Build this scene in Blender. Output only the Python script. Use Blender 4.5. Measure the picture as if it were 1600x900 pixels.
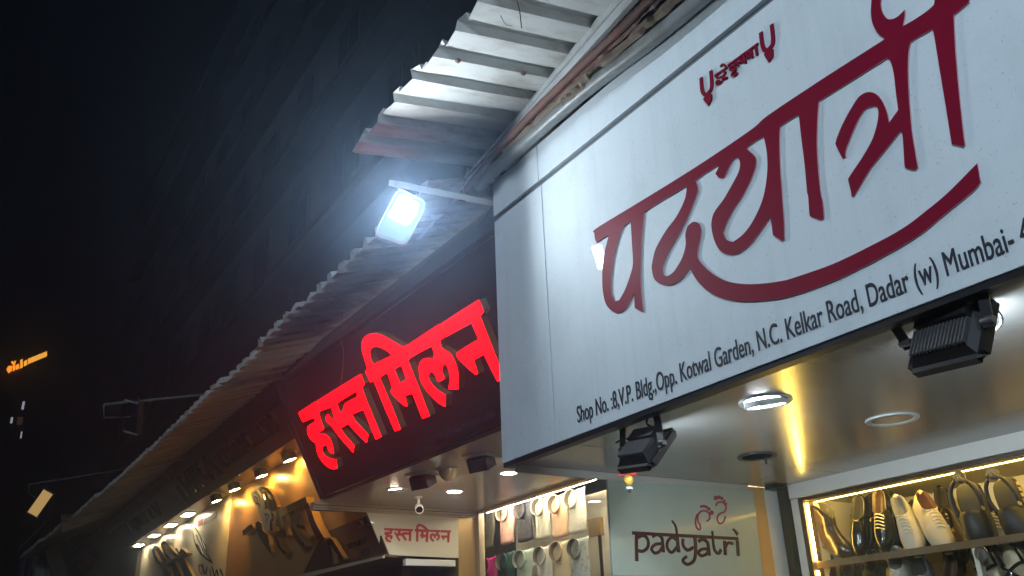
import bpy, bmesh, math, random
from mathutils import Vector, Matrix
random.seed(7)
V = Vector
sc = bpy.context.scene
for o in list(bpy.data.objects): bpy.data.objects.remove(o)

# ------------------------------------------------------------------ camera
FPX = 1401.365                                   # focal length in pixels of a 1600 px wide frame
CAM = V((0, 0, 1.6))
def _dir(x, y): return V((x - 800, y - 450, FPX)).normalized()
RX = -_dir(-147, 1078); RY = _dir(3200, 942); RZ = RX.cross(RY)     # street, depth and up axes seen by the lens
RW = Matrix((RX, RY, RZ))                        # lens space (x right, y down, z ahead) -> world
cam_d = bpy.data.cameras.new('camera'); cam_o = bpy.data.objects.new('camera', cam_d)
sc.collection.objects.link(cam_o); sc.camera = cam_o
cam_d.sensor_width = 36; cam_d.lens = FPX / 1600 * 36; cam_d.clip_start = 0.02; cam_d.clip_end = 1000
m3 = Matrix((RW @ V((1, 0, 0)), RW @ V((0, -1, 0)), RW @ V((0, 0, -1)))).transposed()
cam_o.matrix_world = Matrix.Translation(CAM) @ m3.to_4x4()

# ------------------------------------------------------------------ night sky, exposure
w = bpy.data.worlds.new('World'); sc.world = w; w.use_nodes = True
bg = w.node_tree.nodes['Background']
bg.inputs[0].default_value = (0.10, 0.12, 0.20, 1); bg.inputs[1].default_value = 0.003
vs = sc.view_settings; vs.view_transform = 'Standard'; vs.look = 'None'; vs.exposure = 0; vs.gamma = 1; vs.use_curve_mapping = False
cy = sc.cycles; cy.use_denoising = True; cy.max_bounces = 8; cy.diffuse_bounces = 2; cy.glossy_bounces = 4
cy.transmission_bounces = 6; cy.transparent_max_bounces = 12; cy.volume_bounces = 0
cy.sample_clamp_indirect = 4; cy.caustics_reflective = False; cy.caustics_refractive = False; cy.blur_glossy = 0.1
FLOOD = 560.0            # radiance of the big floodlights
# ------------------------------------------------------------------ points seen in the picture, put at their real depth
def ray(x, y): return RW @ V((x - 800, y - 450, FPX))
def pY(x, y, Y): r = ray(x, y); return CAM + r * (Y / r.y)
def pX(x, y, X): r = ray(x, y); return CAM + r * (X / r.x)
def pZ(x, y, Z): r = ray(x, y); return CAM + r * ((Z - 1.6) / r.z)
class Frame:
    """a plane in the place: origin, two in-plane axes, normal"""
    def __init__(s, o, u, v):
        s.o = V(o); s.u = V(u).normalized(); n = s.u.cross(V(v)).normalized(); s.n = n; s.v = n.cross(s.u).normalized()
    def px(s, x, y, h=0.0):
        r = ray(x, y); o = s.o + s.n * h
        p = CAM + r * ((o - CAM).dot(s.n) / r.dot(s.n)); d = p - s.o
        return (d.dot(s.u), d.dot(s.v))
    def w(s, a, b, h=0.0): return s.o + s.u * a + s.v * b + s.n * h
    def mat(s, h=0.0):
        m = Matrix((s.u, s.v, s.n)).transposed().to_4x4(); m.translation = s.o + s.n * h; return m

# ------------------------------------------------------------------ materials
MATS = {}
def nodes_of(name):
    m = bpy.data.materials.new(name); m.use_nodes = True; nt = m.node_tree
    return m, nt, nt.nodes['Principled BSDF']
def mat(name, col, rough=0.5, metal=0.0, vary=0.12, scale=6.0, bump=0.0, bscale=60.0, coat=0.0, dirt=None, dscale=2.0, damt=0.5,
        stretch=(1, 1, 1), speck=0.0, streak=0.0, emis=None, es=0.0, trans=0.0, spec=0.5, coatr=0.03, rvar=0.1, ior=None):
    m, nt, b = nodes_of(name); N = nt.nodes; L = nt.links
    tc = N.new('ShaderNodeTexCoord'); mp = N.new('ShaderNodeMapping'); mp.inputs['Scale'].default_value = stretch
    geo = N.new('ShaderNodeNewGeometry'); L.new(geo.outputs['Position'], mp.inputs[0])
    nz = N.new('ShaderNodeTexNoise'); nz.inputs['Scale'].default_value = scale; nz.inputs['Detail'].default_value = 6; L.new(mp.outputs[0], nz.inputs[0])
    rp = N.new('ShaderNodeMapRange'); rp.inputs[3].default_value = 1 - vary; rp.inputs[4].default_value = 1 + vary; L.new(nz.outputs[0], rp.inputs[0])
    mx = N.new('ShaderNodeVectorMath'); mx.operation = 'SCALE'; mx.inputs[0].default_value = col[:3]; L.new(rp.outputs[0], mx.inputs['Scale'])
    last = mx.outputs[0]
    if dirt:
        n2 = N.new('ShaderNodeTexNoise'); n2.inputs['Scale'].default_value = dscale; n2.inputs['Detail'].default_value = 9; n2.inputs['Roughness'].default_value = 0.65
        L.new(mp.outputs[0], n2.inputs[0])
        r2 = N.new('ShaderNodeMapRange'); r2.inputs[1].default_value = 0.48; r2.inputs[2].default_value = 0.72; r2.inputs[4].default_value = damt; L.new(n2.outputs[0], r2.inputs[0])
        mm = N.new('ShaderNodeMix'); mm.data_type = 'RGBA'; mm.inputs['B'].default_value = (*dirt[:3], 1)
        L.new(r2.outputs[0], mm.inputs['Factor']); L.new(last, mm.inputs['A']); last = mm.outputs['Result']
    for on, sc_, st, lo_, hi_, dk in ((speck, 110, (1, 1, 1), 0.66, 0.72, 0.35), (streak, 3.0, (7, 7, 0.35), 0.5, 0.8, 0.45)):
        if on:
            m4 = N.new('ShaderNodeMapping'); m4.inputs['Scale'].default_value = st; L.new(geo.outputs['Position'], m4.inputs[0])
            n4 = N.new('ShaderNodeTexNoise'); n4.inputs['Scale'].default_value = sc_; n4.inputs['Detail'].default_value = 5; L.new(m4.outputs[0], n4.inputs[0])
            r4 = N.new('ShaderNodeMapRange'); r4.inputs[1].default_value = lo_; r4.inputs[2].default_value = hi_; r4.inputs[4].default_value = on; L.new(n4.outputs[0], r4.inputs[0])
            x4 = N.new('ShaderNodeMix'); x4.data_type = 'RGBA'; x4.inputs['B'].default_value = (col[0] * dk, col[1] * dk, col[2] * dk * 0.95, 1)
            L.new(r4.outputs[0], x4.inputs['Factor']); L.new(last, x4.inputs['A']); last = x4.outputs['Result']
    L.new(last, b.inputs['Base Color'])
    rr = N.new('ShaderNodeMapRange'); rr.inputs[3].default_value = max(0, rough - rvar * rough); rr.inputs[4].default_value = min(1, rough + rvar * rough)
    L.new(nz.outputs[0], rr.inputs[0]); L.new(rr.outputs[0], b.inputs['Roughness'])
    b.inputs['Metallic'].default_value = metal; b.inputs['Specular IOR Level'].default_value = spec
    b.inputs['Coat Weight'].default_value = coat; b.inputs['Coat Roughness'].default_value = coatr
    b.inputs['Transmission Weight'].default_value = trans
    if ior: b.inputs['IOR'].default_value = ior
    if bump:
        n3 = N.new('ShaderNodeTexNoise'); n3.inputs['Scale'].default_value = bscale; n3.inputs['Detail'].default_value = 4; L.new(mp.outputs[0], n3.inputs[0])
        bp = N.new('ShaderNodeBump'); bp.inputs['Strength'].default_value = bump; bp.inputs['Distance'].default_value = 0.01
        L.new(n3.outputs[0], bp.inputs['Height']); L.new(bp.outputs[0], b.inputs['Normal'])
    if emis:
        b.inputs['Emission Color'].default_value = (*emis, 1); b.inputs['Emission Strength'].default_value = es
    MATS[name] = m; return m
def emit(name, col, s):
    m = bpy.data.materials.new(name); m.use_nodes = True; nt = m.node_tree; nt.nodes.clear()
    e = nt.nodes.new('ShaderNodeEmission'); e.inputs[0].default_value = (*col, 1); e.inputs[1].default_value = s
    o = nt.nodes.new('ShaderNodeOutputMaterial'); nt.links.new(e.outputs[0], o.inputs[0]); MATS[name] = m; return m

mat('sign_white', (0.66, 0.72, 0.76), 0.6, vary=0.035, scale=3.0, bump=0.012, bscale=700, spec=0.25, coat=0.3, coatr=0.02, dirt=(0.40, 0.44, 0.46), dscale=3.5, damt=0.22, speck=0.5, streak=0.14)
mat('sign_groove', (0.14, 0.16, 0.18), 0.5)
mat('maroon', (0.20, 0.003, 0.022), 0.55, vary=0.08, spec=0.12)
mat('maroon_edge', (0.55, 0.33, 0.36), 0.4)
mat('hole_shade_black', (0.002, 0.002, 0.002), 1.0, spec=0.0)  # stands for the shade inside the empty ceiling hole
mat('collar_lining', (0.20, 0.17, 0.14), 0.8)
mat('ink', (0.015, 0.018, 0.03), 0.6)
mat('soffit_metal', (0.40, 0.405, 0.40), 0.24, metal=0.6, vary=0.06, scale=6, bump=0.016, bscale=5, stretch=(2, 0.6, 1), dirt=(0.44, 0.41, 0.37), dscale=3, damt=0.25, rvar=0.15)
mat('soffit_cream', (0.62, 0.57, 0.48), 0.3, vary=0.03, coat=0.6, coatr=0.02, bump=0.004, bscale=4, spec=0.5)
mat('cream_trim', (0.50, 0.42, 0.30), 0.25, vary=0.05, coat=0.4)
mat('brass_trim', (0.45, 0.30, 0.13), 0.3, metal=0.4, vary=0.08)
mat('cream_board', (0.72, 0.66, 0.52), 0.35, vary=0.03, coat=0.3)
mat('black_paint', (0.012, 0.012, 0.014), 0.42, vary=0.2, scale=30, bump=0.05, bscale=300)
mat('black_heat_sink', (0.06, 0.06, 0.065), 0.5, vary=0.25, scale=60, bump=0.08, bscale=300, dirt=(0.12, 0.11, 0.10), dscale=40, damt=0.35)
mat('steel', (0.45, 0.45, 0.46), 0.3, metal=0.9)
mat('dark_fascia', (0.022, 0.016, 0.018), 0.35, vary=0.12, scale=4, coat=0.12, coatr=0.12)
mat('brown_fascia', (0.095, 0.070, 0.058), 0.5, vary=0.2, scale=5, dirt=(0.03, 0.025, 0.02), dscale=3, damt=0.5)
mat('grey_fascia', (0.12, 0.10, 0.085), 0.5, vary=0.2, scale=5, dirt=(0.05, 0.04, 0.03), dscale=3, damt=0.5)
mat('olive_board', (0.15, 0.135, 0.07), 0.5, vary=0.1)
mat('roof_sheet', (0.52, 0.53, 0.51), 0.55, metal=0.0, vary=0.10, scale=9, stretch=(1, 0.35, 1), dirt=(0.20, 0.14, 0.08), dscale=6.5, damt=0.75, bump=0.05, bscale=40, speck=0.4)
mat('beam_white', (0.62, 0.64, 0.64), 0.5, vary=0.08, scale=5, dirt=(0.10, 0.08, 0.07), dscale=5, damt=0.55, stretch=(0.5, 1, 1))
mat('rusty_pipe', (0.17, 0.075, 0.055), 0.7, vary=0.35, scale=14, bump=0.4, bscale=40, dirt=(0.07, 0.05, 0.045), dscale=9, damt=0.8)
mat('old_wood', (0.20, 0.15, 0.10), 0.85, vary=0.45, scale=12, stretch=(0.25, 1, 1), bump=0.7, bscale=30, dirt=(0.04, 0.03, 0.03), dscale=8, damt=0.85)
mat('grey_pipe', (0.19, 0.20, 0.20), 0.42, vary=0.25, scale=8, dirt=(0.10, 0.08, 0.05), dscale=9, damt=0.7, bump=0.1, bscale=30)
mat('wood_laminate', (0.42, 0.22, 0.075), 0.35, vary=0.22, scale=5, stretch=(0.35, 1, 7), coat=0.2)
mat('dark_laminate', (0.040, 0.022, 0.018), 0.4, vary=0.25, scale=5, stretch=(0.35, 1, 7))
mat('brass_letter', (0.50, 0.30, 0.09), 0.3, metal=0.7, vary=0.1)
mat('black_gloss', (0.010, 0.008, 0.008), 0.15, coat=0.5)
mat('ivory', (0.70, 0.62, 0.45), 0.5)
mat('concrete_old', (0.055, 0.055, 0.06), 0.9, vary=0.35, scale=1.2, bump=0.5, bscale=6, dirt=(0.02, 0.02, 0.022), dscale=0.7, damt=0.8, stretch=(1, 1, 0.3))
mat('dark_glass', (0.01, 0.012, 0.016), 0.08)
mat('asphalt', (0.05, 0.05, 0.052), 0.9, vary=0.3, scale=3, bump=0.5, bscale=80)
mat('paving', (0.16, 0.15, 0.14), 0.85, vary=0.25, scale=3)
mat('plaster', (0.45, 0.43, 0.40), 0.7, vary=0.1, scale=3)
mat('orange_paint', (0.74, 0.42, 0.14), 0.5)
mat('white_paint', (0.74, 0.73, 0.70), 0.5, vary=0.04)
mat('hanging_green', (0.36, 0.42, 0.37), 0.35, vary=0.05, scale=4, coat=0.4, coatr=0.1, dirt=(0.28, 0.33, 0.29), dscale=3, damt=0.4)
mat('dark_brown_print', (0.05, 0.010, 0.013), 0.5)
mat('red_print', (0.30, 0.015, 0.05), 0.5)
mat('red_paint', (0.50, 0.015, 0.02), 0.45)
mat('walnut_frame', (0.065, 0.032, 0.020), 0.45, vary=0.25, scale=8, stretch=(0.3, 1, 1))
mat('cabinet_lining', (0.70, 0.66, 0.56), 0.55, vary=0.06)
mat('shelf_wood', (0.20, 0.13, 0.07), 0.22, vary=0.2, scale=8, stretch=(0.3, 1, 1), coat=0.5)
mat('leather_brown', (0.040, 0.022, 0.016), 0.28, vary=0.2, scale=20, bump=0.06, bscale=150, coat=0.25, coatr=0.15)
mat('leather_black', (0.010, 0.009, 0.010), 0.20, vary=0.2, scale=20, bump=0.03, bscale=150, coat=0.5, coatr=0.08)
mat('leather_matte', (0.016, 0.016, 0.020), 0.5, vary=0.2, scale=20, bump=0.05, bscale=200)
mat('leather_tan', (0.06, 0.03, 0.018), 0.5, vary=0.15)
mat('canvas_white', (0.62, 0.58, 0.50), 0.7, vary=0.12, scale=30, bump=0.1, bscale=300)
mat('canvas_cream', (0.66, 0.56, 0.40), 0.7, vary=0.10, scale=30, bump=0.1, bscale=300)
mat('canvas_grey', (0.18, 0.19, 0.22), 0.7, vary=0.15, scale=30)
mat('rubber_sole', (0.55, 0.52, 0.45), 0.6)
mat('rubber_dark', (0.02, 0.018, 0.018), 0.6)
mat('lining_red', (0.06, 0.02, 0.015), 0.8)
mat('lining_dark', (0.03, 0.025, 0.022), 0.8)
mat('lace', (0.70, 0.64, 0.52), 0.8)
mat('gold_print', (0.65, 0.50, 0.25), 0.4, metal=0.3)
mat('tarp_blue', (0.02, 0.035, 0.16), 0.5, vary=0.3, scale=3)
mat('tarp_white', (0.55, 0.58, 0.60), 0.5, vary=0.2, scale=3)
mat('lemon', (0.75, 0.42, 0.07), 0.45)
mat('chilli', (0.55, 0.06, 0.04), 0.4)
mat('thread', (0.3, 0.28, 0.25), 0.9)
mat('lamp_housing', (0.62, 0.66, 0.68), 0.4, vary=0.1)
mat('arm_metal', (0.45, 0.45, 0.44), 0.5, vary=0.15, dirt=(0.15, 0.10, 0.08), dscale=12, damt=0.6)
mat('clear_plastic', (0.9, 0.9, 0.88), 0.05, trans=0.95, ior=1.3)
emit('flood_light', (0.80, 0.92, 1.0), FLOOD)
emit('red_glow', (1.0, 0.0002, 0.002), 9)
emit('cool_light', (0.92, 0.97, 1.0), 90)
emit('flood_small', (0.80, 0.93, 1.0), 150)
emit('warm_light', (1.0, 0.82, 0.55), 95)
emit('amber_light', (1.0, 0.58, 0.14), 170)
emit('led_yellow', (1.0, 0.64, 0.12), 62)
emit('led_white', (1.0, 0.86, 0.60), 170)
emit('board_light', (1.0, 0.82, 0.52), 40)
emit('neon_orange', (1.0, 0.26, 0.02), 3.5)
emit('neon_yellow', (1.0, 0.42, 0.05), 2.6)
emit('window_pale', (0.7, 0.75, 0.9), 0.9)
emit('window_warm', (0.5, 0.25, 0.15), 0.12)
emit('dim_lamp', (1.0, 0.62, 0.22), 0.50)
# clear pane: mostly see-through with real reflections
m, nt, b = nodes_of('glass_pane'); nt.nodes.remove(b)
fr = nt.nodes.new('ShaderNodeFresnel'); fr.inputs[0].default_value = 1.45
tr = nt.nodes.new('ShaderNodeBsdfTransparent'); tr.inputs[0].default_value = (0.97, 0.98, 0.97, 1)
gl = nt.nodes.new('ShaderNodeBsdfGlossy'); gl.inputs['Roughness'].default_value = 0.01
mxs = nt.nodes.new('ShaderNodeMixShader'); out = nt.nodes['Material Output']
ge = nt.nodes.new('ShaderNodeNewGeometry'); iv = nt.nodes.new('ShaderNodeMath'); iv.operation = 'SUBTRACT'; iv.inputs[0].default_value = 1; nt.links.new(ge.outputs['Backfacing'], iv.inputs[1]); ml = nt.nodes.new('ShaderNodeMath'); ml.operation = 'MULTIPLY'; nt.links.new(fr.outputs[0], ml.inputs[0]); nt.links.new(iv.outputs[0], ml.inputs[1]); nt.links.new(ml.outputs[0], mxs.inputs[0]); nt.links.new(tr.outputs[0], mxs.inputs[1]); nt.links.new(gl.outputs[0], mxs.inputs[2]); nt.links.new(mxs.outputs[0], out.inputs[0])
MATS['glass_pane'] = m

# ------------------------------------------------------------------ object helpers
COL = sc.collection
def tag(o, label, cat, group=None, kind=None):
    if label: o['label'] = label
    if cat: o['category'] = cat
    if group: o['group'] = group
    if kind: o['kind'] = kind
    return o
def thing(name, loc, label, cat, group=None):
    o = bpy.data.objects.new(name, None); COL.objects.link(o); o.location = loc; o.empty_display_size = 0.1
    return tag(o, label, cat, group)
def setup(o, parent, local):
    COL.objects.link(o)
    if parent is not None:
        o.parent = parent
        if not local:
            M = Matrix.Identity(4); q = parent
            while q is not None:
                M = Matrix.LocRotScale(q.location, q.rotation_euler, q.scale) @ M if q.parent is None else (q.matrix_parent_inverse @ Matrix.LocRotScale(q.location, q.rotation_euler, q.scale)) @ M
                q = q.parent
            o.matrix_parent_inverse = M.inverted()
    return o
def obj(name, bm, mats, parent=None, local=False, smooth=False):
    me = bpy.data.meshes.new(name)
    if isinstance(bm, bmesh.types.BMesh):
        bmesh.ops.recalc_face_normals(bm, faces=bm.faces); bm.to_mesh(me); bm.free()
    else: me = bm
    for k in ([mats] if isinstance(mats, str) else mats): me.materials.append(MATS[k])
    if smooth:
        for p in me.polygons: p.use_smooth = True
        if smooth != 'all':
            me.set_sharp_from_angle(angle=math.radians(40))
    o = bpy.data.objects.new(name, me); return setup(o, parent, local)
def B(): return bmesh.new()
def add_box(bm, mn, mx, M=None):
    vs = [bm.verts.new((x, y, z)) for z in (mn[2], mx[2]) for y in (mn[1], mx[1]) for x in (mn[0], mx[0])]
    for f in ((0, 1, 3, 2), (4, 5, 7, 6), (0, 1, 5, 4), (2, 3, 7, 6), (0, 2, 6, 4), (1, 3, 7, 5)): bm.faces.new([vs[i] for i in f])
    if M is not None: bmesh.ops.transform(bm, matrix=M, verts=vs)
    return vs
def box(name, mn, mx, m, parent=None, local=False, bev=0.0, M=None):
    bm = B(); add_box(bm, mn, mx, M)
    if bev: bmesh.ops.bevel(bm, geom=bm.edges[:], offset=bev, segments=2, affect='EDGES', profile=0.6)
    return obj(name, bm, m, parent, local)
def add_prism(bm, front, off):
    """front: list of points; off: vector to the back face"""
    a = [bm.verts.new(p) for p in front]; c = [bm.verts.new(V(p) + V(off)) for p in front]; n = len(a)
    bm.faces.new(a); bm.faces.new(c[::-1])
    for i in range(n): bm.faces.new((a[i], c[i], c[(i + 1) % n], a[(i + 1) % n]))
def prism(name, front, off, m, parent=None, local=False, bev=0):
    bm = B(); add_prism(bm, front, off)
    if bev: bmesh.ops.bevel(bm, geom=bm.edges[:], offset=bev, segments=1, affect='EDGES')
    return obj(name, bm, m, parent, local)
def add_tube(bm, path, r, n=8, caps=True, jitter=0):
    path = [V(p) for p in path]; rings = []
    t0 = (path[1] - path[0]).normalized(); up = V((0, 0, 1)) if abs(t0.z) < 0.9 else V((0, 1, 0))
    for i, p in enumerate(path):
        t = (path[min(i + 1, len(path) - 1)] - path[max(i - 1, 0)]).normalized()
        a = t.cross(up).normalized(); b2 = a.cross(t).normalized()
        rr = r[i] if isinstance(r, (list, tuple)) else r
        ring = []
        for k in range(n):
            q = rr * (1 + (random.uniform(-jitter, jitter) if jitter else 0)); an = 2 * math.pi * k / n
            ring.append(bm.verts.new(p + a * math.cos(an) * q + b2 * math.sin(an) * q))
        rings.append(ring)
    for i in range(len(rings) - 1):
        for k in range(n): bm.faces.new((rings[i][k], rings[i][(k + 1) % n], rings[i + 1][(k + 1) % n], rings[i + 1][k]))
    if caps: bm.faces.new(rings[0][::-1]); bm.faces.new(rings[-1])
def tube(name, path, r, m, parent=None, local=False, n=8, jitter=0):
    bm = B(); add_tube(bm, path, r, n, True, jitter); return obj(name, bm, m, parent, local, smooth=True)
def spline(pts, k=6):
    P = [V(p) for p in pts]; out = []
    for i in range(len(P) - 1):
        a, b_, c, d = P[max(i - 1, 0)], P[i], P[i + 1], P[min(i + 2, len(P) - 1)]
        for j in range(k):
            t = j / k
            out.append(0.5 * ((2 * b_) + (c - a) * t + (2 * a - 5 * b_ + 4 * c - d) * t * t + (3 * b_ - a - 3 * c + d) * t ** 3))
    out.append(P[-1]); return out
def add_lathe(bm, prof, n=20, M=None):
    rings = []; new = []
    for r, z in prof:
        ring = [bm.verts.new((r * math.cos(2 * math.pi * k / n), r * math.sin(2 * math.pi * k / n), z)) for k in range(n)] if r > 1e-6 else [bm.verts.new((0, 0, z))]
        rings.append(ring); new += ring
    for a, c in zip(rings, rings[1:]):
        for k in range(n):
            k2 = (k + 1) % n
            if len(a) == 1 and len(c) == 1: continue
            if len(a) == 1: bm.faces.new((a[0], c[k], c[k2]))
            elif len(c) == 1: bm.faces.new((a[k], a[k2], c[0]))
            else: bm.faces.new((a[k], a[k2], c[k2], c[k]))
    if M is not None: bmesh.ops.transform(bm, matrix=M, verts=new)
def lathe(name, prof, m, parent=None, local=False, n=20, M=None):
    bm = B(); add_lathe(bm, prof, n, M); return obj(name, bm, m, parent, local, smooth=True)
def basis(loc, z, y=V((0, 0, 1))):
    z = V(z).normalized(); x = V(y).cross(z).normalized(); y = z.cross(x)
    M = Matrix((x, y, z)).transposed().to_4x4(); M.translation = V(loc); return M
def copy_tree(root, loc, label=None, group=None, M=None):
    r = root.copy(); COL.objects.link(r)
    if M is not None: r.matrix_world = M
    else: r.location = loc
    if label: r['label'] = label
    if group: r['group'] = group
    def kids(a, b_):
        for ch in a.children:
            c = ch.copy(); COL.objects.link(c); c.parent = b_; c.matrix_parent_inverse = ch.matrix_parent_inverse.copy()
            if 'label' in c: del c['label']
            kids(ch, c)
    kids(root, r); return r

# ---- flat outlines -> solid lettering
def smooth2(pts, corner=42, k=5):
    n = len(pts); P = [V((p[0], p[1])) for p in pts]; sharp = []
    for i in range(n):
        a = P[i] - P[i - 1]; b_ = P[(i + 1) % n] - P[i]
        sharp.append(a.length < 1e-9 or b_.length < 1e-9 or math.degrees(abs(a.angle_signed(b_, 0))) > corner)
    out = []
    for i in range(n):
        b_, c = P[i], P[(i + 1) % n]
        a = b_ if sharp[i] else P[i - 1]
        d = c if sharp[(i + 1) % n] else P[(i + 2) % n]
        for j in range(k):
            t = j / k; q = 0.5 * ((2 * b_) + (c - a) * t + (2 * a - 5 * b_ + 4 * c - d) * t * t + (3 * b_ - a - 3 * c + d) * t ** 3)
            out.append((q.x, q.y))
    return out
def flat(name, loops, frame, h, depth, mats, parent, smooth=True, bevel=0.0, back=True):
    """loops of (u, v) in a frame -> a slab whose back lies h above the plane"""
    cu = bpy.data.curves.new(name, 'CURVE'); cu.dimensions = '2D'; cu.fill_mode = 'BOTH'; cu.extrude = depth / 2; cu.bevel_depth = bevel; cu.bevel_resolution = 0
    for lp in loops:
        q = smooth2(lp) if smooth else lp
        s = cu.splines.new('POLY'); s.points.add(len(q) - 1); s.use_cyclic_u = True
        for pt, p in zip(s.points, q): pt.co = (p[0], p[1], 0, 1)
    return curve_mesh(name, cu, frame, h + depth / 2, mats, parent)
def curve_mesh(name, cu, frame, h, mats, parent):
    t = bpy.data.objects.new('tmp', cu); me = bpy.data.meshes.new_from_object(t); bpy.data.objects.remove(t)
    me.transform(frame.mat(h)); me.materials.clear(); me.name = name
    mats = [mats] if isinstance(mats, str) else mats
    o = obj(name, me, mats, parent)
    if len(mats) > 1:
        for p in me.polygons: p.material_index = 0 if p.normal.dot(frame.n) > 0.7 else 1
    return o
def strokes(name, paths, width, frame, h, depth, m, parent, sm=True):
    """pen strokes in frame coordinates; each stroke is stepped 0.3 mm so none are coplanar"""
    bm = B(); 
    for i, p in enumerate(paths):
        wd = width
        if isinstance(p, tuple): p, wd = p
        q = [V((a[0], a[1], 0)) for a in p]
        if sm and len(q) > 2: q = spline(q, 5)
        Lf, Rt = [], []
        for j, c in enumerate(q):
            t = q[min(j + 1, len(q) - 1)] - q[max(j - 1, 0)]
            if t.length < 1e-9: t = V((1, 0, 0))
            t.normalize(); nn = V((-t.y, t.x, 0)) * (wd(j / (len(q) - 1)) if callable(wd) else wd) / 2
            Lf.append(c + nn); Rt.append(c - nn)
        top = h + depth + 0.0003 * i
        for j in range(len(q) - 1):
            P4 = [frame.w(v.x, v.y, top) for v in (Lf[j], Lf[j + 1], Rt[j + 1], Rt[j])]
            add_prism(bm, P4, -frame.n * (depth + 0.0003 * i))
    bmesh.ops.remove_doubles(bm, verts=bm.verts, dist=1e-6)
    return obj(name, bm, m, parent)
def text(name, s, frame, a, b_, h, depth, m, parent, width=None, height=None, bold=0.0, copies=1, bw=0.022, shear=0.0, space=1.0):
    cu = bpy.data.curves.new(name, 'FONT'); cu.body = s; cu.size = 1; cu.extrude = 0.0; cu.offset = bold; cu.shear = shear; cu.space_character = space
    t = bpy.data.objects.new('tmp', cu); me = bpy.data.meshes.new_from_object(t); bpy.data.objects.remove(t)
    xs = [v.co.x for v in me.vertices]; x0, x1 = min(xs), max(xs); ys = [v.co.y for v in me.vertices]
    sx = width / (x1 - x0); sy = height / max(ys)
    me.free() if hasattr(me, 'free') else None
    bpy.data.meshes.remove(me)
    cu.extrude = 0.5; bm = B()
    for k in range(copies):
        t = bpy.data.objects.new('tmp', cu); me = bpy.data.meshes.new_from_object(t); bpy.data.objects.remove(t)
        me.transform(Matrix.Translation((-x0, 0, 0.5))); me.transform(Matrix.Diagonal((sx, sy, depth + 0.0003 * k, 1)))
        me.transform(frame.mat(h) @ Matrix.Translation((a + k * sx * bw, b_, 0))); bm.from_mesh(me); bpy.data.meshes.remove(me)
    return obj(name, bm, m, parent)
def crop(pts, ox, oy, s): return [(ox + x / s, oy + y / s) for x, y in pts]
def onf(frame, pts, h=0.0): return [frame.px(x, y, h) for x, y in pts]

# ================================================================== SETTING
YS = 2.368                       # street face of the big white signboard
S = 1.2                          # the neighbouring fronts stand a little farther back
def far(p): return CAM + (V(p) - CAM) * S
box('road', (-90, -9, -0.2), (30, 1.2, 0), 'asphalt')['kind'] = 'structure'
box('pavement', (-90, 1.2, -0.2), (30, 9, 0.12), 'paving')['kind'] = 'structure'

# ---- tall old block rising behind the shop row
YB = 6.5
blk = thing('apartment_block', (-12, YB, 0), 'tall dark concrete block with long ledges rising behind the tin roof', 'building')
box('wall', (-46, YB, 0), (10, YB + 6, 26), 'concrete_old', blk)
zs = [7.3, 10.6, 13.9, 17.2, 20.5, 23.8]
for z in zs:
    box('ledge', (-46, YB - 0.55, z), (10, YB - 0.002, z + 0.22), 'concrete_old', blk)
    box('ledge_lip', (-46, YB - 0.62, z + 0.22), (10, YB - 0.002, z + 0.34), 'concrete_old', blk)
for z in zs[:5]:
    for i in range(13):
        x = -4.55 - i * 3.1
        wn = box('window', (x - 0.7, YB - 0.09, z + 1.0), (x + 0.7, YB - 0.006, z + 2.5), 'concrete_old', blk)
        for s in (-1, 1):
            box('pane', (x + s * 0.33 - 0.29, YB - 0.10, z + 1.08), (x + s * 0.33 + 0.29, YB - 0.092, z + 2.42), 'dark_glass', wn)

# ---- far tower with the neon roof sign
XT = -70
tw = thing('office_tower', (XT - 4, 4, 0), 'distant dark tower with a few lit windows at far left', 'building')
box('wall', (XT - 12, -14, 0), (XT, 6.5, 22.2), 'concrete_old', tw)
FT = Frame((XT, 0, 0), (0, 1, 0), (0, 0, 1))
for k, (cx_, cy_, wv, hv, mm) in enumerate([(36, 634, 6, 12, 'window_pale'), (22, 634, 6, 9, 'dark_glass'), (18, 657, 5, 9, 'window_pale'), (31, 658, 11, 11, 'window_warm'), (33, 680, 4, 10, 'window_pale'), (20, 683, 5, 10, 'dark_glass'), (36, 612, 6, 10, 'dark_glass'), (22, 612, 6, 10, 'dark_glass')]):
    a = FT.px(cx_ - wv / 2, cy_ + hv / 2); c = FT.px(cx_ + wv / 2, cy_ - hv / 2)
    wn = box('window', (XT + 0.01, min(a[0], c[0]) - 0.06, a[1] - 0.06), (XT + 0.06, max(a[0], c[0]) + 0.06, c[1] + 0.06), 'concrete_old', tw)
    box('pane', (XT + 0.062, min(a[0], c[0]), a[1]), (XT + 0.08, max(a[0], c[0]), c[1]), mm, wn)
ns = thing('neon_sign', FT.w(3, 22.2), 'orange glowing neon letters on the roof of the distant tower', 'sign')
def neon(px, m, n='neon_letter'): 
    q = onf(FT, px); flat(n, [q], FT, 0.1, 0.12, m, ns, smooth=False)
neon([(10, 578), (13, 573), (18, 573), (18, 580), (13, 584)], 'neon_orange'); neon([(19, 573), (23, 571), (24, 578), (20, 581)], 'neon_orange'); neon([(24.5, 572), (29, 569), (30, 576), (25.5, 579)], 'neon_orange')
neon([(17, 567), (19, 565), (21, 568), (23, 565), (25, 565), (22, 573)], 'neon_orange')
neon([(31.5, 564), (35, 562), (35, 575), (31.5, 577)], 'neon_yellow'); neon([(37, 566), (42, 563), (42, 571), (37, 573)], 'neon_yellow')
for i in range(6):
    x = 43.5 + i * 5
    neon([(x, 562 - i * 2.0), (x + 4.3, 560 - i * 2.0), (x + 4.3, 567.5 - i * 2.1), (x, 570 - i * 2.1)], 'neon_yellow')
bm = B()
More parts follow.
